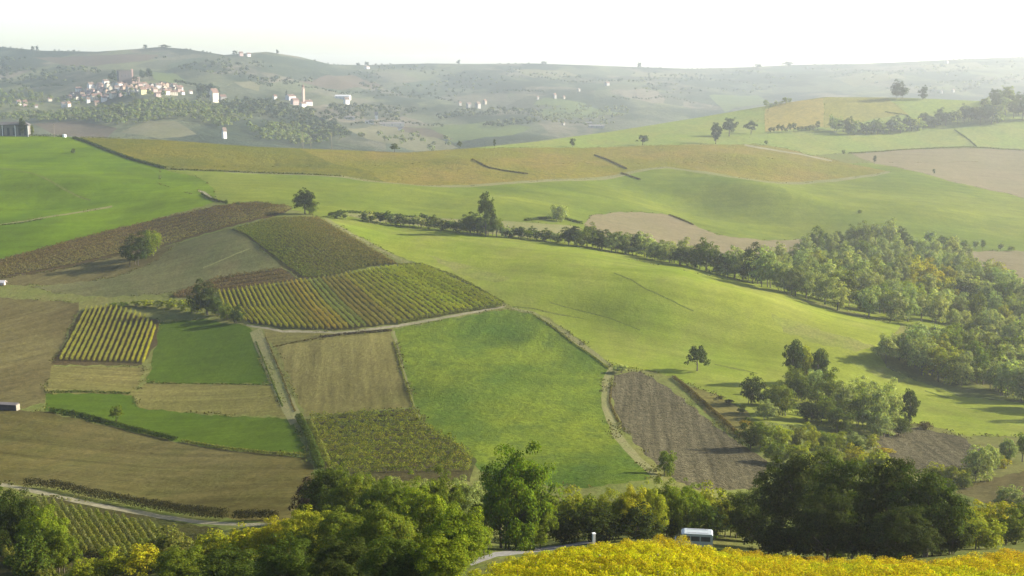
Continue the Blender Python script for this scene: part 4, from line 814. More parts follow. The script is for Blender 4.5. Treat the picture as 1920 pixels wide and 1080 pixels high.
# russet vines
up = [(0, 492), (100, 463), (200, 436), (270, 417), (340, 401), (410, 385), (480, 379), (535, 387)]; lo = [(0, 520), (120, 503), (230, 480), (300, 464), (340, 450), (430, 424), (520, 402), (545, 394)]
up = [(-120, 525)] + up; lo = [(-120, 540)] + lo
for i in range(9):
    t = (i + .3) / 9; path = []
    for s in np.linspace(0, 1, 9): a, b = along(up, s), along(lo, s); path.append((a[0] + (b[0] - a[0]) * t, a[1] + (b[1] - a[1]) * t))
    strip_obj('vine_row', Gn(path, 8), 1.4, 1.5, 26, .42, lerp3((0.096, 0.068, 0.020), (0.132, 0.116, 0.036), t), f'russet vine row below the bright meadow, {ordinal(i)} from its upper edge', 'russet vine rows', 'vine row', rag=.6)
for i in range(4):
    t = i / 3; path = [(325 + 5 * t, 553 + 4 * t), (412, 520 + 20 * t), (530 + 20 * t, 504 + 20 * t)]
    strip_obj('vine_row', Gn(path, 8), 1.3, 1.3, 24, .40, (0.105, 0.075, 0.028), f'russet vine row of the small patch above the striped vineyard, {ordinal(i)} from the top', 'russet vine rows of the small patch', 'vine row', rag=.6)

# the yellow vineyard in front
def ground_at(x, y):
    x, y = np.asarray(x, float), np.asarray(y, float); lo_, hi_ = np.full(x.shape, 985.0), np.full(x.shape, 1480.0)
    for _ in range(26):
        m_ = (lo_ + hi_) / 2; b = (540 - m_) / F; dy = math.cos(PITCH) + b * math.sin(PITCH); px = 960 + x / y * dy * F
        D = tps_eval(NFIT, px, m_); far_ = D > y; lo_ = np.where(far_, m_, lo_); hi_ = np.where(far_, hi_, m_)
    P = near_pts(px, m_); return px, m_, P
FG = [f for f in FIELDS if f[0] == 'foreground_vineyard'][0][2]
dirv = np.array([0.34, -0.94]); dirv /= np.linalg.norm(dirv); perp = np.array([-dirv[1], dirv[0]])
k = 0
for off in np.arange(-26, 62, 2.15):
    s = np.arange(-45, 45, 1.0); xy = np.array([6.0, 92.0]) + perp * off + dirv * s[:, None]
    ok = (xy[:, 1] > 62) & (xy[:, 1] < 128); xy = xy[ok]
    if len(xy) < 4: continue
    px, py, P = ground_at(xy[:, 0], xy[:, 1]); sel = np.array([inside(a, b, FG) and b < 1210 and -100 < a < 2080 for a, b in zip(px, py)])
    if sel.sum() < 4: continue
    P = P[sel]; t = float(np.clip((np.median(px[sel]) - 900) / 1000, 0, 1))
    col = lerp3((0.31, 0.30, 0.006), (0.35, 0.26, 0.008), t); f = random.uniform(.85, 1.15); col = (col[0] * f, col[1] * f * random.uniform(.9, 1.06), col[2])
    if 1230 < px[sel][0] < 1330: col = (0.31, 0.30, 0.008)
    root = bpy.data.objects.new('vine_row', None); root.empty_display_size = .1; C.objects.link(root); root.location = P[0]
    root['label'] = f'golden yellow leafy vine row in the foreground, {ordinal(k)} from the left'; root['category'] = 'vine row'; root['group'] = 'yellow vine rows in the foreground'
    hh = 1.85 if 1195 < px[sel][0] < 1250 else 1.15 if px[sel][0] < 1350 else 1.4
    strip_obj('foliage', P, hh * random.uniform(.92, 1.08), 1.0, 620, .085, col, None, None, None, rag=.32, parent=root)
    d = np.r_[0, np.cumsum(np.linalg.norm(np.diff(P, axis=0), axis=1))]
    for q in np.arange(0.2, d[-1], 6.0):
        c = np.array([np.interp(q, d, P[:, z]) for z in range(3)]) - P[0]; V, Fc = [], []
        tube(V, Fc, c - np.array([0, 0, .2]), c + np.array([0, 0, .95]), .05, .045, 6); Fc.append(tuple(range(len(V) - 6, len(V))))
        me = smooth_mesh('post', V, Fc); me.materials.append(WOOD); o = bpy.data.objects.new('post', me); o.parent = root; C.objects.link(o)
    k += 1

# hedges and banks that part the fields
for path, h, w, col, lab in [
    ([(138, 259), (165, 268), (205, 284), (250, 300), (310, 316)], 1.7, 2.6, 'dark', 'dark hedge between the vivid meadow and the golden vineyard'),
    ([(310, 317), (420, 321), (540, 326), (640, 331)], 1.1, 1.6, 'olive', 'thin dark hedge along the foot of the golden vineyard'),
    ([(95, 770), (140, 777), (180, 787), (225, 799), (270, 811), (330, 826)], 1.3, 1.8, 'dark', 'dark bank below the long green sliver'),
    ([(340, 828), (420, 844), (500, 853), (578, 858)], .8, 1.1, 'olive', 'low weedy edge continuing the dark bank to the right'),
    ([(48, 922), (100, 927), (150, 938), (220, 952), (300, 966), (380, 975), (425, 977)], 2.1, 1.6, (0.040, 0.036, 0.014), 'earthy bank above the curved farm road, its shade put into the colour'),  # dark colour holds the shade on the bank's near face
    ([(440, 977), (480, 975), (520, 974)], 1.6, 1.3, (0.040, 0.036, 0.014), 'short bank at the right end of the farm road, coloured dark as in shade'),
    ([(85, 735), (150, 733), (245, 737)], .7, 1.2, 'dark', 'thin dark edge along the top of the green sliver'),
    ([(1262, 712), (1300, 742), (1340, 778), (1380, 812), (1420, 835)], 1.1, 1.4, 'brown', 'low brown bank on the right side of the ploughed plot'),
    ([(560, 782), (575, 810), (590, 850), (600, 880)], 1.3, 2.2, 'dark', 'dark hedge at the left side of the lower vineyard'),
    ([(580, 792), (596, 826), (612, 868)], 1.1, 1.8, 'olive', 'second dark hedge line along the lower vineyard'),
    ([(1146, 728), (1143, 760), (1160, 795)], .5, .8, 'brown', 'low weedy edge at the left of the ploughed plot'),
    ([(600, 634), (660, 626), (735, 618)], .9, 1.2, 'plum', 'dark weedy bank under the vineyard track'),
    ([(512, 650), (560, 641), (600, 634)], .45, .8, 'brown', 'thin brown weedy line at the top of the stubble field'),
    ([(275, 716), (400, 716), (516, 718)], .35, .6, 'dark', 'thin dark line below the emerald plot'),
    ([(632, 400), (700, 403), (790, 410)], 1.2, 1.6, 'dark', 'dark scrub line behind the left end of the hedgerow'),
    ([(985, 414), (1020, 411), (1060, 412), (1092, 420)], 1.6, 2.2, 'dark', 'dark bank under the pale willow'),  # dark leaf colour stands in for the bank's shadow
    ([(1255, 397), (1275, 407), (1300, 419)], .8, 1.4, 'brown', 'short dark hedge at the corner of the pale brown field'),
    ([(1115, 291), (1140, 300), (1175, 318)], 1.2, 2.0, 'brown', 'dark terrace bank on the golden slope, upper'),
    ([(885, 311), (915, 320), (990, 330)], 1.1, 1.8, 'brown', 'dark terrace bank on the golden slope, lower left'),
    ([(1165, 325), (1200, 334)], 1.0, 1.6, 'brown', 'short dark terrace bank under the crest track'),
    ([(1592, 287), (1700, 281), (1810, 277), (1930, 284)], 1.2, 2.2, 'olive', 'dark hedge along the top of the pinkish ploughed field'),
    ([(1790, 244), (1815, 262), (1830, 276)], .9, 1.6, 'dark', 'thin hedge crossing the pale knoll meadow'),
    ([(378, 364), (392, 372), (410, 378), (426, 381)], 1.0, 1.2, 'deep', 'dark edge under the pale curved scrape'),
    ([(0, 424), (40, 419), (80, 411)], .5, .8, 'dark', 'thin dark line beside the meadow path'),
    ([(745, 493), (790, 489), (850, 512), (905, 546), (946, 568)], .8, .9, 'olive', 'thin weedy edge above the striped vineyard'),
    ([(1660, 210), (1700, 216), (1708, 222)], 1.2, 2.0, 'dark', 'short hedge beside the olive vineyard on the knoll'),
    ([(1000, 590), (1040, 616), (1070, 640), (1110, 668), (1140, 694)], .5, .8, 'olive', 'weedy lower edge of the grassy bank between the green fields'),
    ([(480, 640), (505, 700), (530, 760)], .4, .5, 'dark', 'dark rut line on the left of the grassy strip'),
    ([(498, 632), (528, 700), (553, 770)], .35, .5, 'brown', 'dark rut line on the right of the grassy strip'),
    ([(738, 640), (752, 690), (776, 768)], .4, .6, 'olive', 'weedy edge between the stubble and the central field'),
    ([(1648, 798), (1700, 792), (1740, 797)], .7, 1.0, 'brown', 'weedy edge at the top of the small ploughed field')]:
    P = Gn(path, 6); dist = P[:, 1].mean(); lf = float(np.clip(dist / 1100, .22, 1.0))
    strip_obj('hedge', P, h, w, min(170, 9 * h * w / lf ** 2 * .45 + 6), lf, col, lab, None, 'hedge', LEAF, .12 if 'bank' in lab else .4)

# ragged weeds along the field margins, too many to count
cs, ns, ss = [], [], []
for f in FIELDS[1:]:
    if f[0] in ('wheel_track', 'worn_patch', 'foreground_vineyard', 'valley_road', 'lane', 'vineyard_track', 'crest_track', 'knoll_track', 'olive_vines', 'yellow_vines'): continue
    p = np.array(wobble(densify(f[2], 5.0), 1.7)); ok = (p[:, 0] > -40) & (p[:, 0] < 1960) & (p[:, 1] > ridge(p[:, 0]) + 2) & (p[:, 1] < 1080)
    if ok.sum() < 2: continue
    Q = near_pts(p[ok, 0], p[ok, 1])
    for a, b in zip(Q[:-1], Q[1:]):
        L = float(np.linalg.norm(b - a))
        if L > 60: continue
        for _ in range(max(1, min(10, int(L * .8)))):
            if random.random() < .35 or math.sin(a[0] / 7.3 + 2 * math.sin(a[1] / 11.0)) < .1: continue
            c = a + (b - a) * random.random(); r = random.uniform(.25, .7); k = 5
            cs.append(c + rng.normal(size=(k, 3)) * [r, r, 0] + [0, 0, r * .35] + rng.uniform(0, 1, (k, 1)) * [0, 0, r * .5]); ns.append(rand_dirs(k) + [0, 0, .6]); ss.append(np.full(k, r * .9))
me = quads_mesh('margin_weeds', np.concatenate(cs), np.concatenate(ns), np.concatenate(ss), VINE); o = bpy.data.objects.new('margin_weeds', me); C.objects.link(o); o.color = (.085, .085, .025, 1); o['kind'] = 'stuff'; o['label'] = 'ragged weeds and tufts along the field margins'

# ------------------------------------------------------------------ distant woods, too many to count
ZONES = [([(-30, 226), (60, 208), (120, 207), (220, 204), (340, 204), (400, 212), (470, 232), (420, 246), (330, 232), (240, 240), (150, 228), (60, 232)], 560, 'mid'),
 ([(408, 206), (450, 198), (505, 196), (560, 212), (590, 216), (640, 240), (660, 262), (590, 266), (540, 236), (470, 226), (425, 226)], 430, 'blue'),
 ([(600, 210), (640, 202), (760, 205), (800, 212), (740, 226), (620, 228)], 150, 'blue'), ([(-30, 155), (30, 156), (92, 182), (70, 200), (-30, 206)], 130, 'mid'),
 ([(370, 200), (368, 180), (385, 166), (410, 174), (412, 198)], 60, 'blue'), ([(820, 216), (1000, 206), (1020, 212), (900, 224), (820, 226)], 110, 'blue'), ([(900, 238), (1000, 232), (1010, 240), (920, 246)], 60, 'blue'),
 ([(-30, 112), (140, 118), (210, 140), (160, 150), (60, 150), (-30, 145)], 260, 'blue'), ([(290, 112), (420, 112), (560, 138), (640, 165), (520, 170), (400, 150), (300, 128)], 330, 'blue'), ([(640, 130), (960, 126), (1100, 150), (960, 170), (760, 190), (660, 160)], 360, 'blue'),
 ([(1100, 140), (1400, 136), (1500, 150), (1420, 172), (1200, 180)], 240, 'blue'), ([(1500, 130), (1900, 118), (1930, 165), (1760, 176), (1560, 160)], 260, 'blue'), ([(80, 178), (350, 176), (350, 192), (100, 192)], 22, 'mid'),
 ([(980, 205), (1200, 200), (1150, 235), (1000, 240)], 110, 'grey'), ([(660, 265), (740, 245), (860, 262), (820, 280)], 30, 'mid'), ([(460, 236), (560, 240), (650, 268), (560, 274), (480, 262)], 160, 'mid')]
HL = [[(0, 150), (60, 160), (120, 156)], [(330, 160), (400, 172)], [(660, 235), (740, 228), (830, 240)], [(880, 224), (1000, 222), (1060, 214)], [(1010, 150), (1080, 160), (1160, 158)], [(700, 180), (800, 176), (860, 190)], [(1150, 190), (1260, 186), (1300, 195)], [(1560, 150), (1650, 136), (1720, 130)], [(1760, 160), (1900, 150)], [(940, 170), (1020, 178)], [(1200, 150), (1330, 150), (1420, 160)], [(560, 165), (640, 175), (720, 172)]]
woods = {'blue': [], 'mid': [], 'grey': []}
def add_wood(px, py, col, hmin=7.0, hmax=13.5):
    if py <= skyl(px) + 2 or py > ridge(px) + 6: return
    P = np.array(far_pts([px], [py])[0]); h = random.uniform(hmin, hmax); n = 22
    d = rand_dirs(n); d[:, 2] = np.where(d[:, 2] < -.3, -d[:, 2], d[:, 2]); c = P + np.array([0, 0, h * .55]) + d * np.array([h * .46, h * .46, h * .40]) * rng.uniform(.5, 1.1, (n, 1)); woods[col].append((c, d + np.array([0, 0, .3]), np.full(n, h * .32) * rng.uniform(.7, 1.3, n)))
for poly, n, col in ZONES:
    m_, xs, ys = 0, [p[0] for p in poly], [p[1] for p in poly]
    while m_ < n:
        x, y = random.uniform(min(xs), max(xs)), random.uniform(min(ys), max(ys))
        if inside(x, y, poly):
            if y > 170 or math.sin(x / 31 + 2 * math.sin(y / 9)) + math.sin(y / 5.3 + x / 53) > -.2: add_wood(x, y, col if random.random() < .75 else 'grey')
            m_ += 1
for path in HL:
    for t in np.linspace(0, 1, 26):
        x, y = along(path, t + random.uniform(-.01, .01)); add_wood(x, y + random.uniform(-.8, .8), 'blue', 6, 11)
for x in np.arange(-40, 1960, 5.5):
    if (math.sin(x / 47) + math.sin(x / 19.0 + 1) > .55) : add_wood(x + random.uniform(-3, 3), skyl(x) + 2.3, 'blue', 4, 9)
for col, lab in [('blue', 'dark bluish woods on the far hills and round the church village'), ('mid', 'green woods below the hill village'), ('grey', 'grey green trees sprinkled through the far valley')]:
    L = woods[col]; me = quads_mesh('distant_woods', np.concatenate([q[0] for q in L]), np.concatenate([q[1] for q in L]), np.concatenate([q[2] for q in L]), LEAF, .9)
    o = bpy.data.objects.new('distant_woods', me); C.objects.link(o); o.color = (*{'blue': (.036, .050, .026), 'mid': (.105, .130, .036), 'grey': (.10, .112, .046)}[col], 1)
    o['kind'] = 'stuff'; o['label'] = lab
for px, top, w, lab in [(272, 84, 8, 'small tree alone on the left skyline'), (860, 112, 8, 'tiny tree on the middle of the far skyline'), (1020, 115, 12, 'low bush on the far skyline'), (1199, 116, 9, 'small round tree alone on the far skyline'), (62, 86, 7, 'tiny tree on the far left skyline'), (70, 85, 6, 'tiny tree beside the other on the far left skyline'), (688, 116, 10, 'dark tree on the skyline dip'), (672, 118, 9, 'low dark tree on the skyline dip'), (520, 93, 6, 'tiny tree on the skyline right of the hilltop farm'), (1478, 115, 20, 'low clump on the right skyline'), (1420, 120, 16, 'low clump on the skyline left of the knoll'), (308, 84, 20, 'rounded clump on the highest left skyline'), (441, 95, 10, 'dark trees beside the hilltop farm')]:
    plant(px, skyl(px) + 3, top, w, 'broad', 'blue', lab)
for px, py, top, w, lab in [(213, 153, 127, 18, 'dark tree left of the castle keep'), (268, 152, 132, 14, 'dark tree right of the castle'), (280, 152, 129, 14, 'tall dark tree right of the castle'), (254, 156, 141, 12, 'dark tree below the castle wall'), (380, 190, 168, 18, 'dark tree left of the tall cream house'), (397, 184, 163, 20, 'dark tree behind the tall cream house'), (537, 182, 170, 4, 'thin cypress left of the bell tower')]:
    plant(px, py, top, w, 'broad', 'blue', lab)

# ------------------------------------------------------------------ houses
def box(V, Fc, x0, x1, y0, y1, z0, z1):
    i = len(V); V += [Vector(q) for q in ((x0, y0, z0), (x1, y0, z0), (x1, y1, z0), (x0, y1, z0), (x0, y0, z1), (x1, y0, z1), (x1, y1, z1), (x0, y1, z1))]
    Fc += [(i, i + 3, i + 2, i + 1), (i + 4, i + 5, i + 6, i + 7), (i, i + 1, i + 5, i + 4), (i + 1, i + 2, i + 6, i + 5), (i + 2, i + 3, i + 7, i + 6), (i + 3, i, i + 4, i + 7)]
def flat(name, V, Fc, mat, parent, col=None, loc=None, bevel=0):
    me = bpy.data.meshes.new(name); me.from_pydata([tuple(v) for v in V], [], Fc); me.update(); me.materials.append(mat)
    o = bpy.data.objects.new(name, me); C.objects.link(o); o.parent = parent
    if col: o.color = (*col, 1)
    if loc: o.location = loc
    return o
def empty(name, P, rz, label, cat, group=None):
    r = bpy.data.objects.new(name, None); r.empty_display_size = .5; C.objects.link(r); r.location = P; r.rotation_euler = (0, 0, rz); r['label'] = label; r['category'] = cat
    if group: r['group'] = group
    return r
def gable(root, W, Dp, hw, hr, wall, roof, wcol, win=0):
    V = [Vector(q) for q in ((-W / 2, -Dp / 2, -2), (W / 2, -Dp / 2, -2), (W / 2, Dp / 2, -2), (-W / 2, Dp / 2, -2), (-W / 2, -Dp / 2, hw), (W / 2, -Dp / 2, hw), (W / 2, Dp / 2, hw), (-W / 2, Dp / 2, hw), (-W / 2, 0, hr), (W / 2, 0, hr))]
    Fc = [(0, 1, 5, 4), (2, 3, 7, 6), (1, 2, 6, 9, 5), (3, 0, 4, 8, 7)]
    flat('wall', V, Fc, WALL, root, wall)
    e, th = .5, .28; sl_ = (hr - hw) / (Dp / 2); y = Dp / 2 + e; z = hw - e * sl_
    V = []; Fc = []
    for s in (-1, 1):
        i = len(V); V += [Vector(q) for q in ((-W / 2 - e, s * y, z + .03), (W / 2 + e, s * y, z + .03), (W / 2 + e, 0, hr + .03), (-W / 2 - e, 0, hr + .03), (-W / 2 - e, s * y, z + th), (W / 2 + e, s * y, z + th), (W / 2 + e, 0, hr + th), (-W / 2 - e, 0, hr + th))]
        Fc += [(i, i + 1, i + 2, i + 3), (i + 4, i + 5, i + 6, i + 7), (i, i + 1, i + 5, i + 4), (i + 1, i + 2, i + 6, i + 5), (i + 3, i, i + 4, i + 7)]
    flat('roof', V, Fc, ROOF, root, roof)
    for k in range(win):
        for zz in ((hw * .22, hw * .62) if hw > 4.5 else (hw * .4,)):
            V, Fc = [], []; x = -W / 2 + W * (k + .5) / win; box(V, Fc, x - .45, x + .45, -Dp / 2 - .05, -Dp / 2 + .15, zz, zz + 1.3); flat('window', V, Fc, GLASS, root)
    if W > 7:
        V, Fc = [], []; box(V, Fc, W * .22, W * .22 + .7, -.35, .35, hr - .6, hr + 1.1); flat('chimney', V, Fc, WALL, root, wall)
def house(px, py, w, h, wall, roof, label, group=None, rot=None, win=0, name='house', at=None, deep=.8, cat='house'):
    P = at or G(px, py); s = px_per_m(P); W = w / s; H = h / s; rz = math.radians(rot if rot is not None else random.choice([random.uniform(30, 62), random.uniform(-55, -32)]))
    Wl = W / (abs(math.cos(rz)) + deep * abs(math.sin(rz)))
    root = empty(name, P, rz, label, cat, group); gable(root, Wl, Wl * deep, H * .70, H * 1.0, wall, roof, None, win); return root
WH, CR, PK, YL, GY, OC = (.52, .50, .46), (.47, .42, .32), (.38, .28, .25), (.44, .40, .21), (.28, .27, .25), (.30, .225, .165)
RT, RB, RG = (.125, .075, .056), (.105, .075, .058), (.14, .13, .12)
V1 = [(35, 193, 9, 8, WH, 'white house left of the hill village'), (47, 194, 9, 10, PK, 'pinkish house left of the hill village'), (67, 194, 8, 5, GY, 'low grey house left of the hill village'), (93, 182, 9, 5, CR, 'cream house at the left end of the hill village'), (119, 191, 9, 8, WH, 'white house at the lower left of the hill village, left of a pair'), (128, 191, 9, 8, CR, 'cream house at the lower left of the hill village, right of a pair'),
  (147, 166, 13, 9, WH, 'white house at the upper left of the hill village'), (170, 161, 13, 11, WH, 'tall white house below the left side of the castle'), (186, 160, 10, 9, PK, 'pinkish house below the left side of the castle'), (198, 153, 13, 8, WH, 'highest white house beside the castle trees'), (225, 158, 17, 6, WH, 'long low white house under the castle'), (219, 168, 11, 9, WH, 'bright white house below the long low one'), (177, 179, 14, 10, CR, 'cream house in the middle left of the hill village'), (165, 184, 8, 9, WH, 'narrow white house in the middle left of the hill village'), (195, 184, 11, 9, WH, 'white house in the middle of the hill village'), (212, 179, 13, 9, CR, 'cream house in the middle of the hill village'),
  (181, 190, 11, 7, OC, 'ochre house on the lower edge of the hill village'), (235, 163, 8, 7, WH, 'small white house under the castle wall'), (243, 171, 12, 9, GY, 'grey house under the castle wall'), (268, 181, 15, 10, YL, 'yellow house near the middle of the hill village'), (290, 180, 12, 9, PK, 'pink house right of the yellow one'), (297, 171, 12, 9, WH, 'white house in the upper right of the hill village'), (307, 168, 7, 7, CR, 'narrow cream house in the upper right of the hill village'), (312, 184, 14, 8, WH, 'white house in the lower right of the hill village'), (328, 171, 9, 8, WH, 'small white house at the upper right end of the hill village'), (336, 178, 15, 9, WH, 'long white house at the right end of the hill village'), (326, 186, 16, 7, CR, 'low cream house at the lower right end of the hill village'), (343, 186, 8, 6, WH, 'tiny white house at the right tip of the hill village'), (358, 182, 8, 6, WH, 'small white house apart to the right of the hill village'), (296, 189, 13, 7, PK, 'low pinkish house on the lower right edge of the hill village'), (276, 169, 9, 7, GY, 'grey house right of the castle wall'),
  (402, 200, 17, 21, CR, 'tall cream house apart from the hill village'), (418, 197, 14, 10, GY, 'grey house right of the tall cream one'), (421, 262, 9, 17, WH, 'white gable ended house just beyond the left crest'),
  (516, 190, 8, 8, WH, 'small white house in the trees left of the church'), (545, 190, 20, 9, WH, 'long white house left of the bell tower'), (553, 199, 16, 10, PK, 'pinkish white house below the long one near the bell tower'), (568, 204, 14, 8, WH, 'low white house under the bell tower'), (650, 196, 12, 11, WH, 'white cube-like house right of the church'),
  (706, 224, 6, 14, WH, 'narrow tall white building above the long sheds'), (862, 198, 7, 7, WH, 'small white farmhouse, left of the farms in the middle distance'), (879, 203, 10, 8, WH, 'white farmhouse, second of the farms in the middle distance'), (896, 203, 11, 10, WH, 'white farmhouse with a wing, middle distance'), (909, 192, 8, 8, CR, 'upper right farmhouse of the middle distance farms'), (1008, 190, 6, 6, WH, 'leftmost tiny white farm on the far slope'), (1040, 189, 7, 10, WH, 'tall tiny white farm on the far slope'), (1057, 190, 6, 6, CR, 'tiny cream farm on the far slope'), (1085, 178, 6, 6, WH, 'tiny white farm higher on the far slope'), (1138, 168, 10, 6, WH, 'pale farm high on the far slope'), (1056, 234, 7, 6, WH, 'small white house low in the far valley'), (1118, 238, 30, 5, WH, 'long low pale shed low in the far valley'), (1104, 231, 12, 4, CR, 'low pale building behind the long low shed'),
  (452, 106, 9, 7, PK, 'pinkish hilltop farm, left building'), (466, 107, 9, 6, WH, 'hilltop farm, right building'), (688, 131, 10, 5, WH, 'pale house under the skyline dip'), (1775, 118, 8, 5, WH, 'tiny pale house under the right skyline'), (1765, 172, 5, 5, WH, 'tiny white house right of the knoll trees'), (1787, 169, 7, 6, WH, 'tiny white house on the hazy slope right of the knoll'), (655, 225, 20, 5, GY, 'low grey shed at the left of the long sheds'), (693, 230, 17, 6, WH, 'bright white shed, left of the long pair'), (735, 233, 46, 6, CR, 'long pale shed in the valley'), (750, 240, 8, 6, WH, 'small white hut at the right end of the long shed'), (632, 246, 8, 5, WH, 'small white hut in the wood below the church')]
for q in V1:
    px, py, w, h, wall, lab = q
    if px > 840: wall = tuple(v * .42 for v in wall)
    house(px, py, w, h * (1.2 if w > 7.5 else 1.0), wall, RG if 'shed' in lab else random.choice([RT, RT, RB]), lab, rot=random.uniform(32, 58) if 'shed' not in lab else 8, win=0 if w < 12 else 3, deep=.8 if 'shed' not in lab else .25, name='shed' if 'shed' in lab else 'house', cat='shed' if 'shed' in lab else 'house')
# the long white roof above the white cube-like house, and the small brown houses filling the hill village
house(643, 184, 30, 8, WH, (.50, .48, .46), 'wide house with a pale roof above the white cube-like one', rot=-12, deep=.4, win=4)
fill = scatter([(100, 182), (140, 168), (175, 160), (200, 155), (250, 160), (300, 164), (345, 172), (350, 188), (300, 193), (240, 188), (170, 194), (110, 194)], 8.2)
seen = {}
for x, y in sorted(fill[:60]):
    wall = random.choice([OC, PK, GY, CR, OC]); lo_ = 'lower' if y > 180 else 'upper'; sd_ = 'left' if x < 190 else 'right' if x > 270 else 'middle'
    kk = f'{lo_} {sd_}'; seen[kk] = seen.get(kk, -1) + 1
    house(x, y, random.uniform(8, 11), random.uniform(6.5, 8.5), wall, random.choice([RT, RB]), f'small brownish house, {ordinal(seen[kk])} from the left in the {lo_} {sd_} part of the hill village', f'small brownish houses, {lo_} {sd_} of the hill village', rot=random.choice([random.uniform(30, 60), random.uniform(-60, -25)]))
# castle
P = G(234, 154); s = px_per_m(P); root = empty('castle', P, math.radians(28), 'brick castle on top of the hill village, keep coloured shaded, lower wing coloured sunlit', 'castle')
BR_SHADE = (.085, .075, .072)  # the keep's shaded side is put into this dark colour
a = 12.5; V, Fc = [], []; box(V, Fc, -a, a, -a * .7, a * .7, -4, 25); flat('keep', V, Fc, WALL, root, BR_SHADE)
for i in range(7):
    for yy in (-a * .7, a * .7 - .9): V, Fc = [], []; x = -a + i * (2 * a - 2) / 6; box(V, Fc, x, x + 2, yy, yy + .9, 25.003, 27.2); flat('battlement', V, Fc, WALL, root, BR_SHADE)
for x in (-7, 0, 7):
    V, Fc = [], []; box(V, Fc, x - .7, x + .7, -a * .7 - .06, -a * .7 + .3, 14, 17); flat('window', V, Fc, GLASS, root)
V, Fc = [], []; box(V, Fc, a + .003, a + 15, -6, 6, -4, 13); flat('wing', V, Fc, WALL, root, (.36, .25, .21))  # wing and turret get a lighter colour for their sunlit look
V, Fc = [], []; box(V, Fc, a + .5, a + 4, -2, 2, 13.003, 29); flat('turret', V, Fc, WALL, root, (.38, .25, .21))
# church with its bell tower
P = G(578, 201); root = empty('church', P, math.radians(38), 'white church with a tall slim bell tower', 'church'); s = px_per_m(P)
gable(root, 16, 9, 7, 10.5, WH, RT, None, 0)
V, Fc = [], []; box(V, Fc, -12.6, -8.1, -2.3, 2.3, -2, 33); flat('bell_tower', V, Fc, WALL, root, (.44, .33, .27))
V, Fc = [], []
for x in (-12.2, -9.2):
    for y in (-1.9, 1.1): box(V, Fc, x, x + .8, y, y + .8, 33.003, 36)
flat('belfry', V, Fc, WALL, root, (.44, .33, .27))
i = 0; V = [Vector(q) for q in ((-12.7, -2.4, 36.003), (-8, -2.4, 36.003), (-8, 2.4, 36.003), (-12.7, 2.4, 36.003), (-10.35, 0, 43))]; flat('spire', V, [(0, 1, 4), (1, 2, 4), (2, 3, 4), (3, 0, 4), (3, 2, 1, 0)], ROOF, root, RT)

# farmhouse on the left crest
P = G(8, 254); s = px_per_m(P); W = 92 / s; root = empty('farmhouse', P, math.radians(6), 'low farmhouse with a dark roof and dark openings on the left crest', 'farmhouse')
hw = 19 / s; V, Fc = [], []; box(V, Fc, -W / 2, W / 2, -4, 4, -1.5, hw); flat('wall', V, Fc, WALL, root, (.13, .12, .11))
V = [Vector(q) for q in ((-W / 2 - 1, -5.2, hw + .003), (W / 2 + 1, -5.2, hw + .003), (W / 2 + 1, 5.2, hw + .003), (-W / 2 - 1, 5.2, hw + .003), (-W / 2 - 1, -5.2, hw + .5), (W / 2 + 1, -5.2, hw + .5), (W / 2 + 1, 5.2, hw + .5), (-W / 2 - 1, 5.2, hw + .5), (-W / 2 + 3, 0, hw + 3.2), (W / 2 - 3, 0, hw + 3.2))]
flat('roof', V, [(0, 1, 2, 3), (0, 1, 5, 4), (1, 2, 6, 5), (2, 3, 7, 6), (3, 0, 4, 7), (4, 5, 9, 8), (5, 6, 9), (6, 7, 8, 9), (7, 4, 8)], ROOF, root, (.075, .07, .065))
for k in range(9):
    x = -W / 2 + W * (k + .5) / 9; V, Fc = [], []; box(V, Fc, x - 1.1, x + 1.1, -4.06, -3.8, .1 if k % 3 else .6, hw * .78); flat('door' if k % 3 else 'window', V, Fc, GLASS, root)
for k in range(5):
    x = -W / 2 + W * k / 4; V, Fc = [], []; box(V, Fc, x - .25, x + .25, -5.0, -4.5, -1.5, hw); flat('porch_post', V, Fc, WALL, root, (.6, .6, .58))
plant(43, 256, 221, 15, 'tall', 'deep', 'dark tree at the right end of the farmhouse')
plant(60, 254, 231, 8, 'bush', 'olive', 'thin shrub right of the dark farmhouse tree', cat='bush')
house(51, 253, 10, 17, WH, RG, 'small white outbuilding behind the dark farmhouse tree', rot=35, cat='shed', name='shed')
strip_obj('hedge', Gn([(52, 256), (80, 256), (118, 257)], 4), 2.0, 2.0, 18, .6, 'deep', 'dark garden hedge running right from the farmhouse', None, 'hedge', LEAF)
strip_obj('hedge', Gn([(150, 258.5), (200, 259.5), (225, 260)], 4), 1.4, 2.0, 10, .6, 'olive', 'low scrub line on the crest right of the meadow corner', None, 'hedge', LEAF)
P = G(121, 257); root = empty('water_tank', P, .6, 'small white tank at the end of the garden hedge', 'tank')
V, Fc = [], []; tube(V, Fc, (0, 0, -.3), (0, 0, 2.2), 1.7, 1.7, 12); Fc.append(tuple(range(12, 24))); flat('drum', V, Fc, PAINT, root, (.75, .78, .72))
V, Fc = [], []; tube(V, Fc, (0, 0, 2.203), (0, 0, 2.7), 1.2, .3, 12); Fc.append(tuple(range(12, 24))); flat('lid', V, Fc, PAINT, root, (.7, .72, .68))

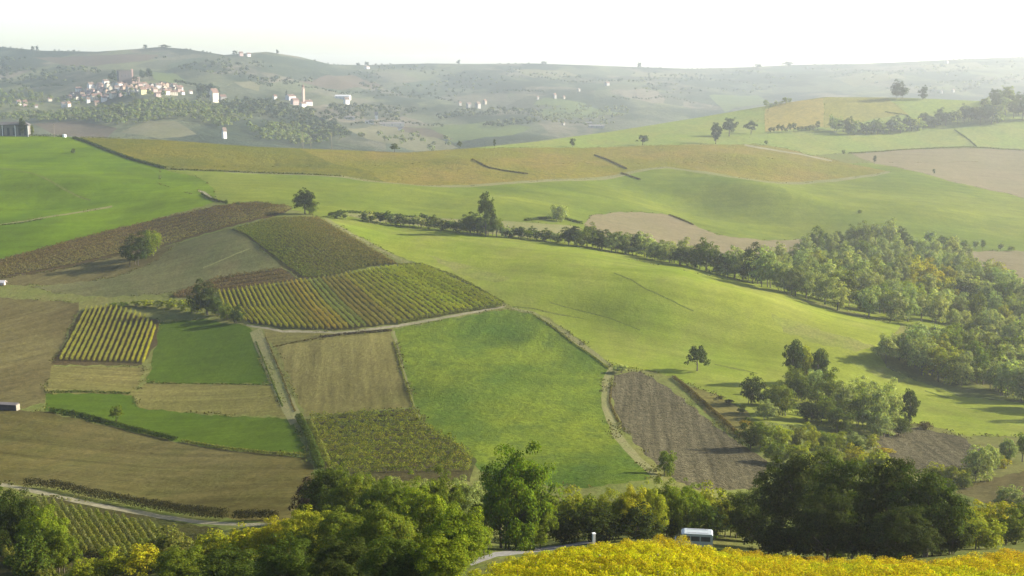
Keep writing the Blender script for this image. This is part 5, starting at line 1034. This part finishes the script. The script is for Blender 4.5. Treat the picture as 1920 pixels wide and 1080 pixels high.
# power poles on the crest and one beside the garden hedge
poles = []
for px, top, lab in [(568, 252, 'leftmost of the three power poles on the crest'), (583, 257, 'thin middle power pole on the crest'), (622, 247, 'tallest power pole on the crest, right of the others'), (102, 232, 'lone pole standing on the garden hedge')]:
    P = G(px, ridge(px) + 1.5); s = px_per_m(P); h = (ridge(px) + 1.5 - top) / s; root = empty('power_pole', P, 0, lab, 'power pole'); V, Fc = [], []
    tube(V, Fc, (0, 0, -.5), (0, 0, h), .24, .17, 8); Fc.append(tuple(range(8, 16))); flat('pole', V, Fc, WOOD, root)
    V, Fc = [], []; box(V, Fc, -1.1, 1.1, -.26, -.12 - .05, h - .8, h - .6); flat('crossarm', V, Fc, WOOD, root)
    for x in (-.9, .9): V, Fc = [], []; tube(V, Fc, (x, -.22, h - .598), (x, -.22, h - .3), .07, .05, 6); flat('insulator', V, Fc, PAINT, root, (.6, .6, .6))
    poles.append((P, h))
V, Fc = [], []
for (A, ha), (B, hb) in ((poles[0], poles[2]),):
    for dx in (-.9, .9):
        prev = None
        for t in np.linspace(0, 1, 9):
            q = (A + Vector((dx, -.2, ha - .3))).lerp(B + Vector((dx, -.2, hb - .3)), t) - Vector((0, 0, 1.2 * math.sin(math.pi * t)))
            if prev: tube(V, Fc, prev, q, .05, .05, 5)
            prev = q
me = smooth_mesh('power_line', V, Fc); me.materials.append(WIRE); o = bpy.data.objects.new('power_line', me); C.objects.link(o); o['label'] = 'thin sagging power line between the outer crest poles'; o['category'] = 'power line'

# long shed at the left edge
P = G(8, 765); s = px_per_m(P); root = empty('field_shed', P, math.radians(-10), 'long low dark shed with a pale roof at the left edge', 'shed'); W = 56 / s; h = 11 / s
V, Fc = [], []; box(V, Fc, -W / 2, W / 2, -1.0, .5, -.4, h); flat('wall', V, Fc, WALL, root, (.035, .028, .028))
V, Fc = [], []; box(V, Fc, W / 2 + .003, W / 2 + .25, -1.2, .7, -.4, h + .1); flat('end_wall', V, Fc, WALL, root, (.20, .18, .14))
V = [Vector(q) for q in ((-W / 2 - .2, -1.25, h + .003), (W / 2 - .02, -1.25, h + .003), (W / 2 - .02, 0.8, h + .25), (-W / 2 - .2, 0.8, h + .25), (-W / 2 - .2, -1.25, h + .12), (W / 2 - .02, -1.25, h + .12), (W / 2 - .02, 0.8, h + .37), (-W / 2 - .2, 0.8, h + .37))]
flat('roof', V, [(0, 3, 2, 1), (4, 5, 6, 7), (0, 1, 5, 4), (1, 2, 6, 5), (2, 3, 7, 6), (3, 0, 4, 7)], ROOF, root, (.085, .075, .07))
P = G(4, 533); s = px_per_m(P); house(3, 533, 14, 8, (.35, .28, .25), (.5, .45, .42), 'tiny hut with a pale roof at the left edge of the bare bank', rot=-8, deep=.5, cat='hut', name='hut')

# van and post behind the yellow vines
P = unproj(1301, 1028, 134.0); P = Vector(P.tolist() if P.ndim == 1 else P[0].tolist()); root = empty('parked_van', P, math.radians(172), 'pale van with dark windows, half hidden behind the yellow vines', 'van')
VC = (.27, .30, .30)
prof = [(-2.1, .35), (2.1, .35), (2.15, .95), (1.95, 1.15), (1.35, 1.95), (1.1, 2.05), (-1.95, 2.05), (-2.1, 1.9)]
V = [Vector((x, y, z)) for y in (-.85, .85) for x, z in prof]; n = len(prof)
Fc = [tuple(range(n)), tuple(reversed(range(n, 2 * n)))] + [(k, n + k, n + (k + 1) % n, (k + 1) % n) for k in range(n)]
flat('body', V, Fc, PAINT, root, VC)
for y0, y1 in ((-.87, -.80), (.80, .87)):
    for x0, x1 in ((-1.8, -.75), (-.6, .35), (.5, 1.25)): V, Fc = [], []; box(V, Fc, x0, x1, y0, y1, 1.2, 1.75); flat('side_window', V, Fc, GLASS, root)
V = [Vector(q) for q in ((1.99, -.72, 1.2), (1.99, .72, 1.2), (1.42, .70, 1.93), (1.42, -.70, 1.93))]; V += [v - Vector((.08, 0, .05)) for v in V]
V = [v + Vector((.045, 0, .03)) for v in V]
flat('windscreen', V, [(0, 1, 2, 3), (7, 6, 5, 4), (0, 4, 5, 1), (1, 5, 6, 2), (2, 6, 7, 3), (3, 7, 4, 0)], GLASS, root)
for y in (-.7, .7):
    V, Fc = [], []; box(V, Fc, 2.1, 2.18, y - .12, y + .12, .72, .9); flat('headlight', V, Fc, PAINT, root, (.8, .8, .75))
    for x in (-1.35, 1.35):
        V, Fc = [], []; tube(V, Fc, (x, y * 1.24 - .1, .33), (x, y * 1.24 + .1, .33), .33, .33, 16); Fc += [tuple(range(16)), tuple(range(16, 32))]; w_ = flat('wheel', V, Fc, RUBBER, root)
        V, Fc = [], []; yy = y * 1.24 + (.105 if y > 0 else -.105); tube(V, Fc, (x, yy - .02, .33), (x, yy + .02, .33), .19, .17, 12); Fc += [tuple(range(12)), tuple(range(12, 24))]; flat('hubcap', V, Fc, PAINT, w_, (.4, .4, .4))
for y in (-.55, .55): V, Fc = [], []; box(V, Fc, -1.6, .8, y - .03, y + .03, 2.1, 2.15); flat('roof_rail', V, Fc, PAINT, root, (.45, .45, .45))
V, Fc = [], []; box(V, Fc, 2.14, 2.25, -.82, .82, .36, .58); flat('bumper', V, Fc, RUBBER, root)
P = G(1113, 1046); root = empty('marker_post', P, .3, 'white post sticking up at the back edge of the yellow vines', 'post'); h = 43 / px_per_m(P)
V, Fc = [], []; box(V, Fc, -.12, .12, -.12, .12, -.3, h); flat('shaft', V, Fc, PAINT, root, (.42, .42, .39)); V, Fc = [], []; box(V, Fc, -.15, .15, -.15, .15, h + .003, h + .1); flat('cap', V, Fc, PAINT, root, (.6, .6, .56))

# ------------------------------------------------------------------ hazy air over the whole valley
zs = [o for o in C.objects if o.type == 'MESH']
V, Fc = [], []; box(V, Fc, -4200, 4200, -120, 6900, -60, 200)
me = bpy.data.meshes.new('haze'); me.from_pydata([tuple(v) for v in V], [], Fc); hz = bpy.data.objects.new('haze', me); C.objects.link(hz); hz['kind'] = 'stuff'; hz['label'] = 'pale haze filling the valley air'
m = bpy.data.materials.new('haze'); m.use_nodes = True; n = m.node_tree.nodes; n.clear(); out = n.new('ShaderNodeOutputMaterial'); pv = n.new('ShaderNodeVolumePrincipled')
pv.inputs['Color'].default_value = (0.87, 0.93, 0.98, 1); pv.inputs['Density'].default_value = HAZE; pv.inputs['Anisotropy'].default_value = HAZE_G
m.node_tree.links.new(pv.outputs[0], out.inputs['Volume']); me.materials.append(m)
